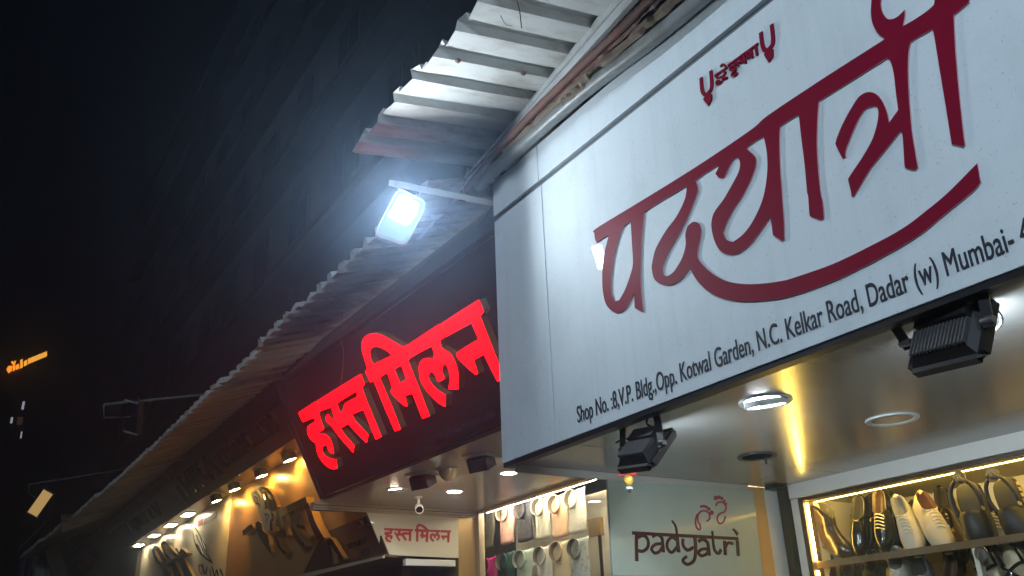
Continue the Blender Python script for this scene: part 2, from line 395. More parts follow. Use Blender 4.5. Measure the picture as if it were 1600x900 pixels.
for x in (14, 28, 40, 55, 70):
    q = FT.px(x, 570); add_tube(bm, [FT.w(q[0], 20.5 + x * 0.01, 0.02), FT.w(q[0], q[1], 0.05)], 0.05, 6)
obj('support_frame', bm, 'black_paint', ns)

# ================================================================== TIN ROOF
YR0, ZR0, KR = 1.63, 4.30, 0.16
rf = thing('tin_roof', (-6, 2.2, 4.4), 'long corrugated tin awning roof with rusty edge above the shop signs', 'roof')
PITCH = 0.218
def zr(y): return ZR0 + KR * (y - YR0)
def far_edge(x): return 2.10 - 0.006 * (-4.4 - x) - 0.0016 * max(0, -9 - x) ** 2      # the farther sheets sit lower, steeper and farther back
def zf(x, y): return 4.20 + 0.34 * (y - far_edge(x))
def sheet(x0, npitch, y0, dz, shift, zfun, rib=0.044):
    prof = []
    for k in range(npitch):
        b = x0 + k * PITCH
        prof += [(b, 0), (b + 0.124, 0), (b + 0.140, rib), (b + 0.200, rib)]
    prof.append((x0 + npitch * PITCH, 0)); prof.append((x0 + npitch * PITCH + 0.06, 0.0))
    bm = B(); rows = []
    for j in range(7):
        row = []
        for x, h in prof:
            y = y0 + (0, 0.03, 0.2, 0.4, 0.65, 1.0, 1.5)[j] + (random.uniform(-0.012, 0.014) if j == 0 else random.uniform(-0.003, 0.003))
            row.append(bm.verts.new((x, y, zfun(x, y) + h + dz + shift * (x - x0) + (random.uniform(-0.005, 0.006) if j < 2 else random.uniform(-0.0015, 0.0015)))))
        rows.append(row)
    for a, c in zip(rows, rows[1:]):
        for i in range(len(a) - 1): bm.faces.new((a[i], a[i + 1], c[i + 1], c[i]))
    o = obj('roof_sheet', bm, 'roof_sheet', rf)
    sm = o.modifiers.new('thick', 'SOLIDIFY'); sm.thickness = 0.004; sm.offset = 1
    return o
x = 0.0
for i in range(22):
    n = 4 if i == 3 else 5; x -= n * PITCH
    if i < 4: sheet(x, n, YR0 + random.uniform(-0.03, 0.03), 0.003 * (i % 2) + 0.002, random.uniform(-0.004, 0.004), lambda x, y: zr(y))
    else: sheet(x, n, far_edge(x) + random.uniform(-0.035, 0.035), 0.006 * (i % 2) + 0.002, random.uniform(-0.006, 0.006), zf, 0.062)
for i, xx in enumerate((-0.6, -1.9, -3.2)): 
    for yb in (YR0 + 0.12, YR0 + 0.5):
        lathe('roof_bolt', [(0, -0.012), (0.007, -0.012), (0.009, -0.004), (0.016, -0.003), (0.016, 0.002)], 'rusty_pipe', rf, n=8, M=Matrix.Translation((xx + 0.06, yb, zr(yb) - 0.001)))
for xx in (-8.6, -12.8, -17.0, -21.2):
    y0 = far_edge(xx) + 0.1; prism('rafter', [(xx, y0, zf(xx, y0) - 0.006), (xx, 3.3, zf(xx, 3.3) - 0.006), (xx, 3.3, zf(xx, 3.3) - 0.05), (xx, y0, zf(xx, y0) - 0.05)], (0.04, 0, 0), 'arm_metal', rf)
# bent sheet hanging from the far end
q = [pZ(95, 805, 4.25), pZ(166, 802, 4.42), pZ(166, 808, 4.40), pZ(98, 832, 4.15)]
prism('bent_sheet', q, (0, 0, 0.012), 'roof_sheet', rf)
# loose wires and straw over the edge
tube('loose_wire', spline([pZ(806, -4, 4.33), pZ(812, 18, 4.30), pZ(815, 44, 4.22)], 5), 0.0025, 'black_paint', rf, n=5)
tube('loose_wire', spline([pZ(782, 24, 4.30), pZ(790, 38, 4.27), pZ(800, 41, 4.25)], 5), 0.002, 'thread', rf, n=5)

# ---- white beam and the bundle of old pipes under the roof
bt = thing('roof_beam', pZ(870, 110, 4.35), 'white painted steel beam under the inner edge of the tin roof', 'beam')
up = [pZ(1015, -72, 4.42), pZ(935, 25, 4.42), pZ(800, 190, 4.42), pZ(705, 300, 4.42), pZ(640, 372, 4.42)]
lo = [pZ(1070, -84, 4.30), pZ(980, 10, 4.30), pZ(812, 196, 4.30), pZ(722, 296, 4.30), pZ(650, 375, 4.30)]
mid = [a.lerp(b_, 0.55) for a, b_ in zip(up, lo)]
def slab_along(name, a, b_, th, m, parent):
    bm = B()
    for i in range(len(a) - 1):
        vs_ = [a[i], a[i + 1], b_[i + 1], b_[i]]; add_prism(bm, vs_, V((0.0, th, 0.02)))
    bmesh.ops.remove_doubles(bm, verts=bm.verts, dist=1e-5); return obj(name, bm, m, parent)
slab_along('upper_flange', up, [m_ + V((0, -0.012, 0)) for m_ in mid], 0.05, 'beam_white', bt)
slab_along('lower_flange', mid, lo, 0.04, 'beam_white', bt)
pb = thing('service_pipe', pY(900, 150, 2.30), 'grey painted service pipe running along the top of the white sign', 'pipe')
def along(px, Y): return [pY(x_, y_, Y) for x_, y_ in px]
tube('pipe', spline(along([(748, 292), (770, 268), (812, 231), (909, 146), (1003, 74), (1078, 12), (1180, -78)], 2.31), 5), 0.036, 'grey_pipe', pb, n=14, jitter=0.015)
rp_ = thing('rusty_pipe', pY(850, 160, 2.28), 'rusty red brown pipe sagging beside the white roof beam', 'pipe')
tube('pipe', spline(along([(722, 305), (738, 284), (776, 239), (824, 186), (868, 142), (905, 106), (960, 55), (1020, -5), (1090, -70)], 2.275), 5), [0.022] * 41, 'rusty_pipe', rp_, n=10, jitter=0.06)
wd = thing('weathered_batten', pY(930, 120, 2.30), 'weathered splintered wooden batten lodged between the two pipes', 'batten')
def batten(px, Y, wd_, parent, m='old_wood'):
    P = spline(along(px, Y), 6); bm = B(); rings = []
    for i, p in enumerate(P):
        t = (P[min(i + 1, len(P) - 1)] - P[max(i - 1, 0)]).normalized(); a = t.cross(V((0, 1, 0))).normalized()
        k = wd_ * random.uniform(0.55, 1.15); d = random.uniform(0.012, 0.03)
        rings.append([bm.verts.new(p + a * k), bm.verts.new(p + V((0, -d, 0)) + a * k * 0.3), bm.verts.new(p + V((0, -d * 0.8, 0)) - a * k * 0.5), bm.verts.new(p - a * k), bm.verts.new(p + V((0, 0.03, 0)))])
    for r0, r1 in zip(rings, rings[1:]):
        for k in range(5): bm.faces.new((r0[k], r0[(k + 1) % 5], r1[(k + 1) % 5], r1[k]))
    bm.faces.new(rings[0]); bm.faces.new(rings[-1][::-1])
    return obj('strip', bm, m, parent)
batten([(790, 238), (822, 208), (866, 167), (905, 132), (960, 84), (1010, 40), (1055, 0), (1120, -60)], 2.30, 0.030, wd)
batten([(835, 192), (890, 136), (930, 96), (975, 48), (1030, -8), (1080, -60)], 2.315, 0.040, wd, 'rusty_pipe')
batten([(880, 160), (905, 140), (925, 118)], 2.28, 0.022, wd)

# ================================================================== BIG WHITE SIGNBOARD
FS = Frame((0, YS, 0), (1, 0, 0), (0, 0, 1))
sg = thing('shop_signboard', (-1.6, YS, 2.54), 'big white signboard with maroon lettering and curved underline above the shoe shop', 'signboard')
XR = 1.2
def panel(x0, x1, z0, z1): return box('panel', (x0, YS, z0), (x1, YS + 0.02, z1), 'sign_white', sg, bev=0.0015)
panel(-3.868, -3.406, 3.948, 4.163); panel(-3.399, XR, 3.948, 4.163)
panel(-3.862, -3.384, 2.543, 3.912); panel(-3.376, XR, 2.543, 3.912)
box('backing', (-3.85, YS + 0.021, 2.548), (XR - 0.01, YS + 0.06, 4.155), 'sign_groove', sg)
box('bottom_lip', (-3.858, YS + 0.004, 2.520), (XR, YS + 0.055, 2.5425), 'black_paint', sg)
box('box_side', (-3.862, YS + 0.061, 2.55), (-3.845, YS + 1.9, 4.15), 'black_paint', sg)
box('box_top', (-3.84, YS + 0.061, 4.10), (XR - 0.02, YS + 1.9, 4.14), 'black_paint', sg)
# --- the maroon word, one raised piece: outline read off the sign
A = lambda p: crop(p, 900, 200, 2.8114)
Bc = lambda p: crop(p, 1200, 0, 3.0)
Cc = lambda p: crop(p, 1240, 300, 4.092)
outer = A([(80, 460), (90, 440), (270, 330), (520, 175), (765, 10)]) + Bc([(0, 540), (250, 373), (500, 213), (548, 182), (515, 155), (490, 110), (482, 60), (485, 0), (490, -50), (530, -125), (630, -205), (770, -225), (890, -165), (948, -70), (942, 0), (930, 20), (872, 68), (870, 90), (880, 270), (895, 440), (912, 600), (922, 680), (915, 687), (860, 675), (855, 640), (830, 480), (800, 300), (775, 150), (765, 138), (700, 175), (670, 195), (660, 230), (655, 320), (660, 450), (672, 600), (690, 720), (702, 785), (690, 797), (650, 788), (640, 775), (635, 700), (630, 620), (620, 615), (560, 690), (480, 790), (420, 890)]) \
    + [(1334, 307), (1330.5, 307)] + Bc([(388, 895), (377, 850), (380, 830), (440, 740), (490, 650), (515, 560), (515, 510), (500, 497), (470, 503), (440, 530), (400, 610), (365, 700), (362, 735), (350, 742), (320, 685), (318, 660), (350, 580), (400, 490), (430, 450), (465, 432), (500, 437), (530, 465), (555, 520), (567, 575), (610, 515), (600, 440), (590, 350), (575, 290), (560, 270), (400, 372), (245, 470), (235, 490), (228, 640), (232, 760), (245, 900)]) \
    + [(1285, 315), (1287, 340), (1282.8, 344), (1265.7, 338), (1264.5, 332), (1262.5, 305)] + Bc([(183, 900), (170, 760), (155, 640), (145, 545), (135, 542), (90, 568), (60, 590), (55, 600)]) \
    + A([(893, 60), (895, 150), (905, 300), (912, 400), (915, 490), (905, 497), (865, 470), (855, 400), (850, 395), (820, 440), (770, 505), (730, 540), (685, 557), (640, 545), (610, 500), (595, 440), (597, 400), (610, 365), (650, 310), (690, 240), (715, 190), (720, 150), (710, 128), (690, 140), (665, 185), (650, 218), (630, 220), (612, 200), (628, 170), (620, 165), (550, 210), (525, 230), (535, 265), (530, 290), (515, 330), (490, 390), (455, 460), (420, 520), (395, 570), (380, 610), (383, 645), (400, 650), (425, 635), (450, 600), (470, 560), (482, 510), (480, 465), (490, 430), (515, 412), (540, 420), (550, 450), (545, 490), (535, 530), (535, 570), (560, 605), (600, 640), (660, 672), (740, 685), (820, 683), (900, 672)]) \
    + Cc([(0, 548), (250, 460), (500, 340), (700, 230), (860, 110), (990, 0)]) + [(1526.7, 255), (1531.7, 285)] + Cc([(1140, 0), (980, 130), (780, 290), (500, 450), (250, 570), (0, 660)]) \
    + A([(850, 755), (760, 762), (680, 757), (600, 730), (540, 680), (510, 635), (500, 615), (470, 655), (430, 685), (385, 690), (345, 665), (333, 620), (335, 590), (350, 530), (395, 450), (440, 390), (475, 320), (485, 275), (485, 255), (400, 305), (320, 355), (298, 370), (290, 450), (284, 560), (285, 700), (295, 805), (290, 808), (258, 790), (255, 725), (250, 735), (215, 795), (175, 812), (135, 780), (118, 720), (115, 640), (122, 560), (140, 485), (140, 470), (90, 503), (83, 485)])
holes = [A([(240, 408), (205, 435), (185, 490), (165, 570), (155, 650), (155, 720), (170, 762), (190, 755), (215, 710), (240, 640), (250, 590), (245, 500)]),
         A([(825, 38), (790, 55), (750, 85), (755, 97), (785, 125), (790, 160), (770, 220), (730, 300), (690, 360), (660, 420), (647, 460), (660, 490), (690, 500), (730, 470), (770, 420), (810, 340), (830, 270), (840, 190), (838, 110)]),
         Bc([(530, 0), (533, 50), (555, 85), (580, 90), (610, 75), (640, 45), (640, 75), (632, 122), (680, 95), (740, 55), (778, 22), (780, 0), (770, -60), (720, -120), (640, -130), (560, -70)])]
HL = 0.007
flat('lettering', [onf(FS, q, HL) for q in [outer] + holes], FS, 0.001, HL - 0.001, ['maroon', 'maroon_edge'], sg)
# --- small maroon blessing between two tilak marks
D6 = lambda p: onf(FS, crop(p, 1060, 20, 5.625), 0.008)
strokes('tilak_mark', [D6([(195, 568), (205, 680), (232, 718), (262, 700), (288, 645), (280, 508)])], 0.016, FS, 0.001, 0.007, 'maroon', sg)
flat('tilak_mark', [D6([(218, 762), (242, 716), (287, 712), (288, 762), (262, 815)])], FS, 0.0012, 0.008, 'maroon', sg)
strokes('tilak_mark', [D6([(720, 170), (735, 285), (765, 328), (800, 308), (828, 250), (815, 100)])], 0.016, FS, 0.001, 0.007, 'maroon', sg)
flat('tilak_mark', [D6([(752, 370), (775, 325), (828, 318), (828, 385), (795, 434)])], FS, 0.0012, 0.008, 'maroon', sg)
strokes('blessing_text', [D6(p) for p in [
    [(312, 552), (425, 478)], [(362, 522), (335, 545), (338, 570), (378, 560), (385, 590), (350, 625), (328, 612), (350, 596), (372, 612)],
    [(385, 508), (408, 525), (388, 556), (425, 572)], [(365, 468), (385, 452), (408, 462), (414, 484)],
    [(432, 462), (697, 268)], [(486, 425), (500, 508)], [(492, 460), (455, 478), (452, 500), (494, 488)], [(492, 455), (522, 436), (520, 470)], [(494, 508), (466, 540), (490, 552), (515, 524)],
    [(536, 392), (545, 428), (580, 412), (572, 368)], [(548, 420), (582, 380)], [(572, 366), (590, 440)], [(600, 345), (606, 385), (628, 376), (620, 332)], [(636, 320), (650, 392)], [(678, 292), (690, 370)]]], 0.0085, FS, 0.001, 0.006, 'maroon', sg)
# --- address line
a0 = FS.px(903, 661); a1 = FS.px(1589, 388)
text('address_text', 'Shop No. :8,V.P. Bldg.,Opp. Kotwal Garden, N.C. Kelkar Road, Dadar (w) Mumbai- 4', FS, a0[0], a0[1], 0.0015, 0.0015, 'ink', sg, width=(a1[0] - a0[0]) * 1.022, height=0.076, copies=3, bw=0.013)

# ================================================================== SHOE SHOP FRONT
YC = 4.30                        # face of the shoe cabinets
sf = thing('shoe_shop_front', (-1.5, YC, 0), 'shoe shop front with brushed metal ceiling under the white signboard', 'shop front')
ZS = 2.54
def sof(x0, x1, y0, y1): return box('ceiling_panel', (x0, y0, ZS - 0.004), (x1, y1, ZS + 0.02), 'soffit_metal', sf)
sof(-3.835, -3.346, YS + 0.06, 3.982); sof(-3.338, XR, YS + 0.06, 3.902); sof(-3.338, XR, 3.910, YC - 0.002); sof(-3.835, -3.346, 3.990, YC - 0.002)
box('ceiling_back', (-3.83, YS + 0.07, ZS + 0.021), (XR, YC, ZS + 0.05), 'black_paint', sf)
box('end_trim', (-3.842, YS + 0.062, 2.497), (-3.822, 4.05, ZS - 0.005), 'plaster', sf)
box('header_beam', (-3.742, YC, 2.452), (XR, YC + 0.12, 2.552), 'white_paint', sf, bev=0.004)
box('door_post', (-3.80, YC - 0.03, 0.12), (-3.752, YC + 0.05, 2.535), 'black_paint', sf)
box('door_post', (-3.742, YC + 0.01, 0.12), (-3.690, YC + 0.08, 2.450), 'white_paint', sf)
box('party_wall', (-3.93, 4.19, 0.12), (-3.832, 4.35, 2.53), 'white_paint', sf)
box('painted_stripe', (-3.93, 4.06, 0.12), (-3.830, 4.188, 2.53), 'orange_paint', sf)
box('rear_wall', (-3.83, 5.0, 0.12), (XR, 5.1, 2.53), 'plaster', sf)
# hinge bracket near the header
box('bracket', (-3.80, YC - 0.13, 2.512), (-3.70, YC - 0.06, 2.535), 'black_paint', sf)

def downlight(name, loc, r, lit, label, tilt=0.0, group=None, m='cool_light', az=0.0):
    t = thing(name, loc, label, 'ceiling light', group)
    lathe('rim', [(r * 0.80, 0.004), (r * 0.82, -0.004), (r, -0.006), (r * 1.03, 0.003)], 'lamp_housing' if lit is not None else 'black_paint', t, True, 28)
    if lit is None:
        lathe('hole_shade_disc', [(r * 0.81, -0.0012), (r * 0.5, -0.0012), (0, -0.0012)], 'hole_shade_black', t, True, 28); return t  # flat black disc takes the place of the hole's dark depth
    M = Matrix.Rotation(az, 4, 'Z') @ Matrix.Rotation(tilt, 4, 'X')
    if tilt:
        lathe('gimbal', [(r * 0.80, 0.003), (r * 0.82, -0.018), (r * 0.72, -0.020), (r * 0.70, -0.006)], 'lamp_housing', t, True, 28, M @ Matrix.Translation((0, 0, 0.0)))
        lathe('lens', [(r * 0.70, -0.008), (0, -0.009)], m if lit else 'white_paint', t, True, 24, M)
    else:
        lathe('lens', [(r * 0.80, -0.001), (0, -0.002)], m if lit else 'soffit_metal', t, True, 24)
    return t
zc = ZS - 0.0045
p = pZ(1196, 627, zc); downlight('downlight', (p.x, p.y, zc), 0.105, True, 'lit round downlight tilted in the metal ceiling, above the hanging green sign', tilt=math.radians(10), az=0.4)
p = pZ(1394, 655, zc); downlight('downlight', (p.x, p.y, zc), 0.112, False, 'unlit flush round downlight in the metal ceiling above the shoe cabinet')
p = pZ(1183, 713, zc); t = downlight('ceiling_hole', (p.x, p.y, zc), 0.098, None, 'empty black downlight hole with a loose clip in the metal ceiling')
box('loose_clip', (0.0, 0.05, -0.035), (0.006, 0.062, 0.0), 'black_paint', t, True)

# ================================================================== FLOODLIGHTS
def floodlight(name, label, W=0.30, H=0.24, light='flood_small', group=None, fins=15):
    """local frame: +Z is the way it shines, X wide, Y tall; bracket ends above (+Y)"""
    t = thing(name, (0, 0, 0), label, 'floodlight', group)
    bm = B(); add_box(bm, (-W / 2, -H / 2, -0.014), (W / 2, H / 2, 0.014)); bmesh.ops.bevel(bm, geom=[e for e in bm.edges if abs(e.verts[0].co.z - e.verts[1].co.z) > 0.01], offset=0.022, segments=3, affect='EDGES')
    obj('front_frame', bm, 'black_paint', t, True)
    box('lens', (-W / 2 + 0.03, -H / 2 + 0.03, 0.0142), (W / 2 - 0.03, H / 2 - 0.03, 0.016), light, t, True)
    bm = B(); a, c = W / 2 - 0.020, H / 2 - 0.016
    f = [(-a, -c, -0.0145), (a, -c, -0.0145), (a, c, -0.0145), (-a, c, -0.0145)]; k = [(-a + 0.02, -c + 0.02, -0.038), (a - 0.02, -c + 0.02, -0.038), (a - 0.02, c - 0.05, -0.038), (-a + 0.02, c - 0.05, -0.038)]
    va = [bm.verts.new(q) for q in f]; vb = [bm.verts.new(q) for q in k]; bm.faces.new(va); bm.faces.new(vb[::-1])
    for i in range(4): bm.faces.new((va[i], vb[i], vb[(i + 1) % 4], va[(i + 1) % 4]))
    obj('housing', bm, 'black_paint', t, True)
    for i in range(fins):
        x = -a + 0.022 + (2 * a - 0.044) * i / (fins - 1)
        box('fin', (x - 0.0028, -c + 0.022, -0.056), (x + 0.0028, c - 0.075, -0.0385), 'black_heat_sink', t, True)
    box('driver_box', (-a * 0.80, c - 0.072, -0.066), (a * 0.80, c - 0.012, -0.020), 'black_paint', t, True, bev=0.004)
    return t
def bracket_of(t, M, W, top_a, top_b, m='black_paint'):
    """U bracket from the two pivots of a placed floodlight to two points on what carries it"""
    out = []
    for s, top in ((1, top_a), (-1, top_b)):
        pv = M @ V((s * (W / 2 + 0.012), 0.0, -0.03))
        out.append((pv, V(top)))
    bm = B()
    for pv, top in out: 
        d = (top - pv).normalized(); M2 = basis(pv, d, V((1, 0.2, 0))); L = (top - pv).length
        add_box(bm, (-0.004, -0.015, -0.02), (0.004, 0.015, L), M2)
    a, c = out[0][1], out[1][1]; d = (c - a).normalized(); add_box(bm, (-0.015, -0.004, 0), (0.015, 0.004, (c - a).length), basis(a, d, V((0, 0, 1))))
    ob = obj('bracket', bm, m, t)
    for pv, top in out: lathe('pivot_bolt', [(0, -0.02), (0.011, -0.02), (0.013, 0), (0.011, 0.02), (0, 0.02)], 'steel', t, False, 10, basis(pv, M.to_3x3() @ V((1, 0, 0)), V((0, 0, 1))))
    return ob
def place(t, M): t.location = M.to_translation(); t.rotation_euler = M.to_euler(); t.scale = M.to_scale()
def cable(t, pts, r=0.005): return tube('cable', spline(pts, 6), r, 'black_paint', t, n=6)

# right flood under the sign: shines down and into the shop, back towards the street
c0 = pY(1488, 527, 2.46)
M = basis(c0, V((0.095, 0.909, -0.407)), V((0.156, 0.39, 0.908)))
fl = floodlight('floodlight', 'large black finned floodlight hanging below the Dadar end of the white sign', 0.273, 0.215); place(fl, M)
bracket_of(fl, M, 0.273, c0 + V((-0.155, -0.055, 0.115)), c0 + V((0.155, -0.055, 0.115)))
cable(fl, [c0 + V((-0.02, -0.03, 0.085)), c0 + V((0.04, -0.02, 0.125)), c0 + V((0.1, 0.0, 0.12)), c0 + V((0.13, 0.05, 0.03)), c0 + V((0.10, 0.06, -0.0))])
cable(fl, [c0 + V((-0.03, -0.03, 0.115)), c0 + V((-0.06, -0.025, 0.09)), c0 + V((-0.04, -0.02, 0.07)), c0 + V((-0.01, -0.02, 0.075))], 0.004)
c1 = pY(1010, 705, 2.44)
M = basis(c1, V((0.0, 0.777, -0.629)), V((0.162, 0.621, 0.767)))
fl2 = floodlight('floodlight', 'small black floodlight on a long bracket below the Shop No. end of the white sign', 0.262, 0.209); place(fl2, M)
bracket_of(fl2, M, 0.262, pY(973, 652, 2.45), pY(1023, 634, 2.45))
cable(fl2, [pY(1014, 650, 2.45), pY(1010, 660, 2.46), pY(1016, 666, 2.46), pY(1022, 668, 2.47)])
cable(fl2, [pY(962, 692, 2.5), pY(975, 686, 2.5), pY(993, 685, 2.48)], 0.004)

# ---- the white floodlight that glows in the picture, on its arm
LP = V((-3.731, 1.724, 3.745)); az, el = math.radians(-22), math.radians(-28)
LN = V((math.cos(az) * math.cos(el), math.sin(az) * math.cos(el), math.sin(el)))
FL = Frame(LP, V((0, 1, 0)) - LN * LN.y, (0, 0, 1))
if FL.n.dot(LN) < 0: FL = Frame(LP, -(V((0, 1, 0)) - LN * LN.y), (0, 0, 1))
lamp = thing('street_floodlight', LP, 'glowing white floodlight on a bar arm at the left end of the white sign', 'floodlight', 'floodlights on arms along the roof edge')
def inset(pts, k): c = (sum(p[0] for p in pts) / 4, sum(p[1] for p in pts) / 4); return [(c[0] + (p[0] - c[0]) * k, c[1] + (p[1] - c[1]) * k) for p in pts]
face = onf(FL, [(623, 296), (665, 318), (633, 379), (588, 363)])
def rounded(pts, r=0.2, k=4):
    out = []
    for i in range(4):
        a, b_, c = V(pts[i - 1]), V(pts[i]), V(pts[(i + 1) % 4]); p0 = b_.lerp(a, r); p1 = b_.lerp(c, r)
        for j in range(k + 1): t = j / k; q = p0.lerp(b_, t).lerp(b_.lerp(p1, t), t); out.append((q.x, q.y))
    return out
emit('rim_glow', (0.42, 0.72, 0.80), 0.62)  # the reflector's lit look is put in as emission of its own
flat('housing', [rounded(inset(face, 1.12))], FL, -0.035, 0.030, 'lamp_housing', lamp, smooth=False)
flat('reflector', [rounded(face)], FL, -0.004, 0.006, 'rim_glow', lamp, smooth=False)
led = onf(FL, [(626, 306), (655, 320), (637, 352), (607, 338)])
flat('led_panel', [rounded(led, 0.08, 2)], FL, 0.0025, 0.002, 'flood_light', lamp, smooth=False)
arm0 = pX(766, 317, -3.95); arm1 = pX(612, 286, -3.78)
bm = B(); d = (arm1 - arm0); add_box(bm, (-0.024, -0.016, 0), (0.024, 0.016, d.length), basis(arm0, d, V((0.5, 0, 1)))); obj('arm', bm, 'white_paint', lamp)
bm = B(); add_tube(bm, [arm0.lerp(arm1, 0.93), FL.w(0, 0.05, -0.04), LP - LN * 0.035], 0.008, 6); obj('swivel', bm, 'arm_metal', lamp)
bm = B()
q0 = arm0.lerp(arm1, 0.30)
for k in range(5): 
    q = arm0.lerp(arm1, 0.28 + 0.012 * k)
    add_tube(bm, [q + V((0.015 * math.cos(a), 0.0, 0.026 * math.sin(a))) for a in [j * math.pi / 4 for j in range(9)]], 0.003, 5)
obj('wire_tie', bm, 'thread', lamp)
tube('tie_wire', spline([q0, q0 + V((0, 0.01, 0.10)), q0 + V((0.02, 0.03, 0.19))], 4), 0.003, 'thread', lamp, n=5)
# further arms along the row
def arm_lamp(x, pa, pb, pc, label, light, W=0.16, H=0.36, nrm=(0.85, -0.25, -0.45), roll=(0.0, 0.45, 0.9)):
    t = thing('street_floodlight', pX(*pc, x), label, 'floodlight', 'floodlights on arms along the roof edge')
    c = pX(*pc, x); M = basis(c, V(nrm), V(roll))
    box('housing', (-W / 2, -H / 2, -0.05), (W / 2, H / 2, -0.001), 'black_paint', t, bev=0.01, M=M)
    box('glass', (-W / 2 + 0.022, -H / 2 + 0.022, 0), (W / 2 - 0.022, H / 2 - 0.022, 0.004), light or 'dark_glass', t, M=M)
    for k in range(2): box('bezel', (-W / 2 + 0.002, (-1, 1)[k] * (H / 2 - 0.012) - 0.009, 0), (W / 2 - 0.002, (-1, 1)[k] * (H / 2 - 0.012) + 0.009, 0.010), 'arm_metal', t, M=M)
    a, b_ = pX(*pa, x), pX(*pb, x)
    tube('arm', [a, b_], 0.014, 'grey_pipe', t, n=6); tube('drop', [b_, b_ + V((0.0, 0.02, -0.14)), c - V(nrm).normalized() * 0.05], 0.009, 'grey_pipe', t, n=6)
    for k in range(9): box('fin', (-W / 2 + 0.004, -H / 2 + 0.03 + k * 0.035, -0.075), (W / 2 - 0.004, -H / 2 + 0.038 + k * 0.035, -0.0505), 'black_heat_sink', t, M=M)
arm_lamp(-16.0, (190, 734), (45, 757), (63, 786), 'slim amber lamp on a long arm at the far left end of the row', 'dim_lamp', 0.20, 0.46)
arm_lamp(-10.0, (325, 616), (162, 632), (205, 652), 'unlit dark floodlight on an arm above the middle of the tin roof', None, 0.26, 0.36, (0.3, -0.9, -0.3), (0.3, 0.1, 0.95))

# ================================================================== HANGING GREEN SIGN
XH = -3.815
FH = Frame((XH, 0, 0), (0, 1, 0), (0, 0, 1))
hs = thing('hanging_sign', (XH, 3.5, 2.5), 'grey green hanging board with brown padyatri lettering and two red footprints', 'sign')
cn = onf(FH, [(949, 748), (1177, 767), (1189, 896), (952, 893)])
cn = [cn[0], cn[1], (cn[1][0] - 0.01, cn[2][1] - 0.02), (cn[0][0] - 0.01, cn[3][1] - 0.02)]
prism('board', [FH.w(a, b_, 0) for a, b_ in cn], (-0.018, 0, 0), 'hanging_green', hs, bev=0.002)
H6 = lambda p: onf(FH, crop(p, 930, 620, 3.215))
taper = lambda w0, w1: (lambda t: w0 + (w1 - w0) * t)
strokes('lettering', [(H6(p), (lambda t, f=wv: 1.35 * f(t)) if callable(wv) else wv * 1.35) for p, wv in [
    ([(185, 684), (718, 713)], 0.013), ([(206, 690), (206, 750), (208, 826)], taper(0.014, 0.016)), ([(212, 772), (240, 775), (264, 752), (262, 715), (238, 697), (206, 712)], 0.013),
    ([(285, 702), (308, 692), (332, 706), (338, 740), (342, 782)], 0.014), ([(336, 738), (300, 742), (282, 764), (298, 785), (322, 776), (338, 752)], 0.012),
    ([(410, 722), (384, 706), (362, 728), (362, 762), (384, 782), (410, 752)], 0.012), ([(383, 622), (402, 650), (410, 700), (414, 745), (418, 782)], taper(0.006, 0.018)),
    ([(440, 714), (440, 746), (462, 770), (492, 756)], 0.013), ([(499, 708), (503, 770), (494, 822), (462, 842), (438, 822), (458, 802)], taper(0.015, 0.011)),
    ([(517, 726), (540, 716), (562, 732), (568, 765), (572, 798)], 0.014), ([(566, 764), (534, 766), (517, 782), (532, 799), (556, 790), (568, 772)], 0.012),
    ([(587, 675), (590, 720), (598, 770), (618, 787), (630, 768)], taper(0.008, 0.014)), ([(648, 724), (652, 796)], 0.014), ([(651, 758), (664, 734), (690, 738)], 0.012),
    ([(712, 722), (717, 800)], 0.014), ([(690, 664), (702, 676), (714, 692)], taper(0.004, 0.016))]], 0.012, FH, 0.0005, 0.003, 'dark_brown_print', hs)
strokes('footprint', [H6([(560, 624), (574, 612), (570, 585), (545, 572), (520, 585), (514, 620), (527, 648), (524, 668), (508, 655), (503, 620), (512, 590)])], 0.0095, FH, 0.0005, 0.003, 'red_print', hs)
strokes('footprint', [H6([(606, 548), (614, 532), (640, 530), (657, 552), (650, 576), (622, 590), (612, 612), (622, 635), (642, 630), (654, 600)])], 0.0095, FH, 0.0005, 0.003, 'red_print', hs)
def toe(c, r):
    q = [(c[0] + r * math.cos(a), c[1] + r * math.sin(a) * 1.15) for a in [k * math.pi / 5 for k in range(10)]]
    flat('toe_mark', [H6(q)], FH, 0.0006, 0.003, 'red_print', hs)
for c, r in [((532, 551), 6), ((545, 549), 6), ((557, 553), 6.5), ((570, 563), 7.5), ((584, 582), 10), ((605, 508), 10), ((622, 504), 8), ((636, 511), 7), ((648, 524), 6), ((656, 538), 6)]: toe(c, r)
for px in ((1005, 750), (1126, 760)):
    q = pX(px[0], px[1], XH); bm = B(); zt = ZS - 0.006
    n = max(3, int((zt - q.z) / 0.016)) + 1
    for k in range(n):
        z = zt - 0.008 - k * 0.014; cc = V((XH - 0.009, q.y, z)); ax = V((1, 0, 0)) if k % 2 else V((0, 1, 0))
        add_tube(bm, [cc + ax * 0.005 * math.cos(a) + V((0, 0, 0.009)) * math.sin(a) for a in [j * math.pi / 4 for j in range(9)]], 0.0018, 5)
    obj('chain', bm, 'steel', hs)
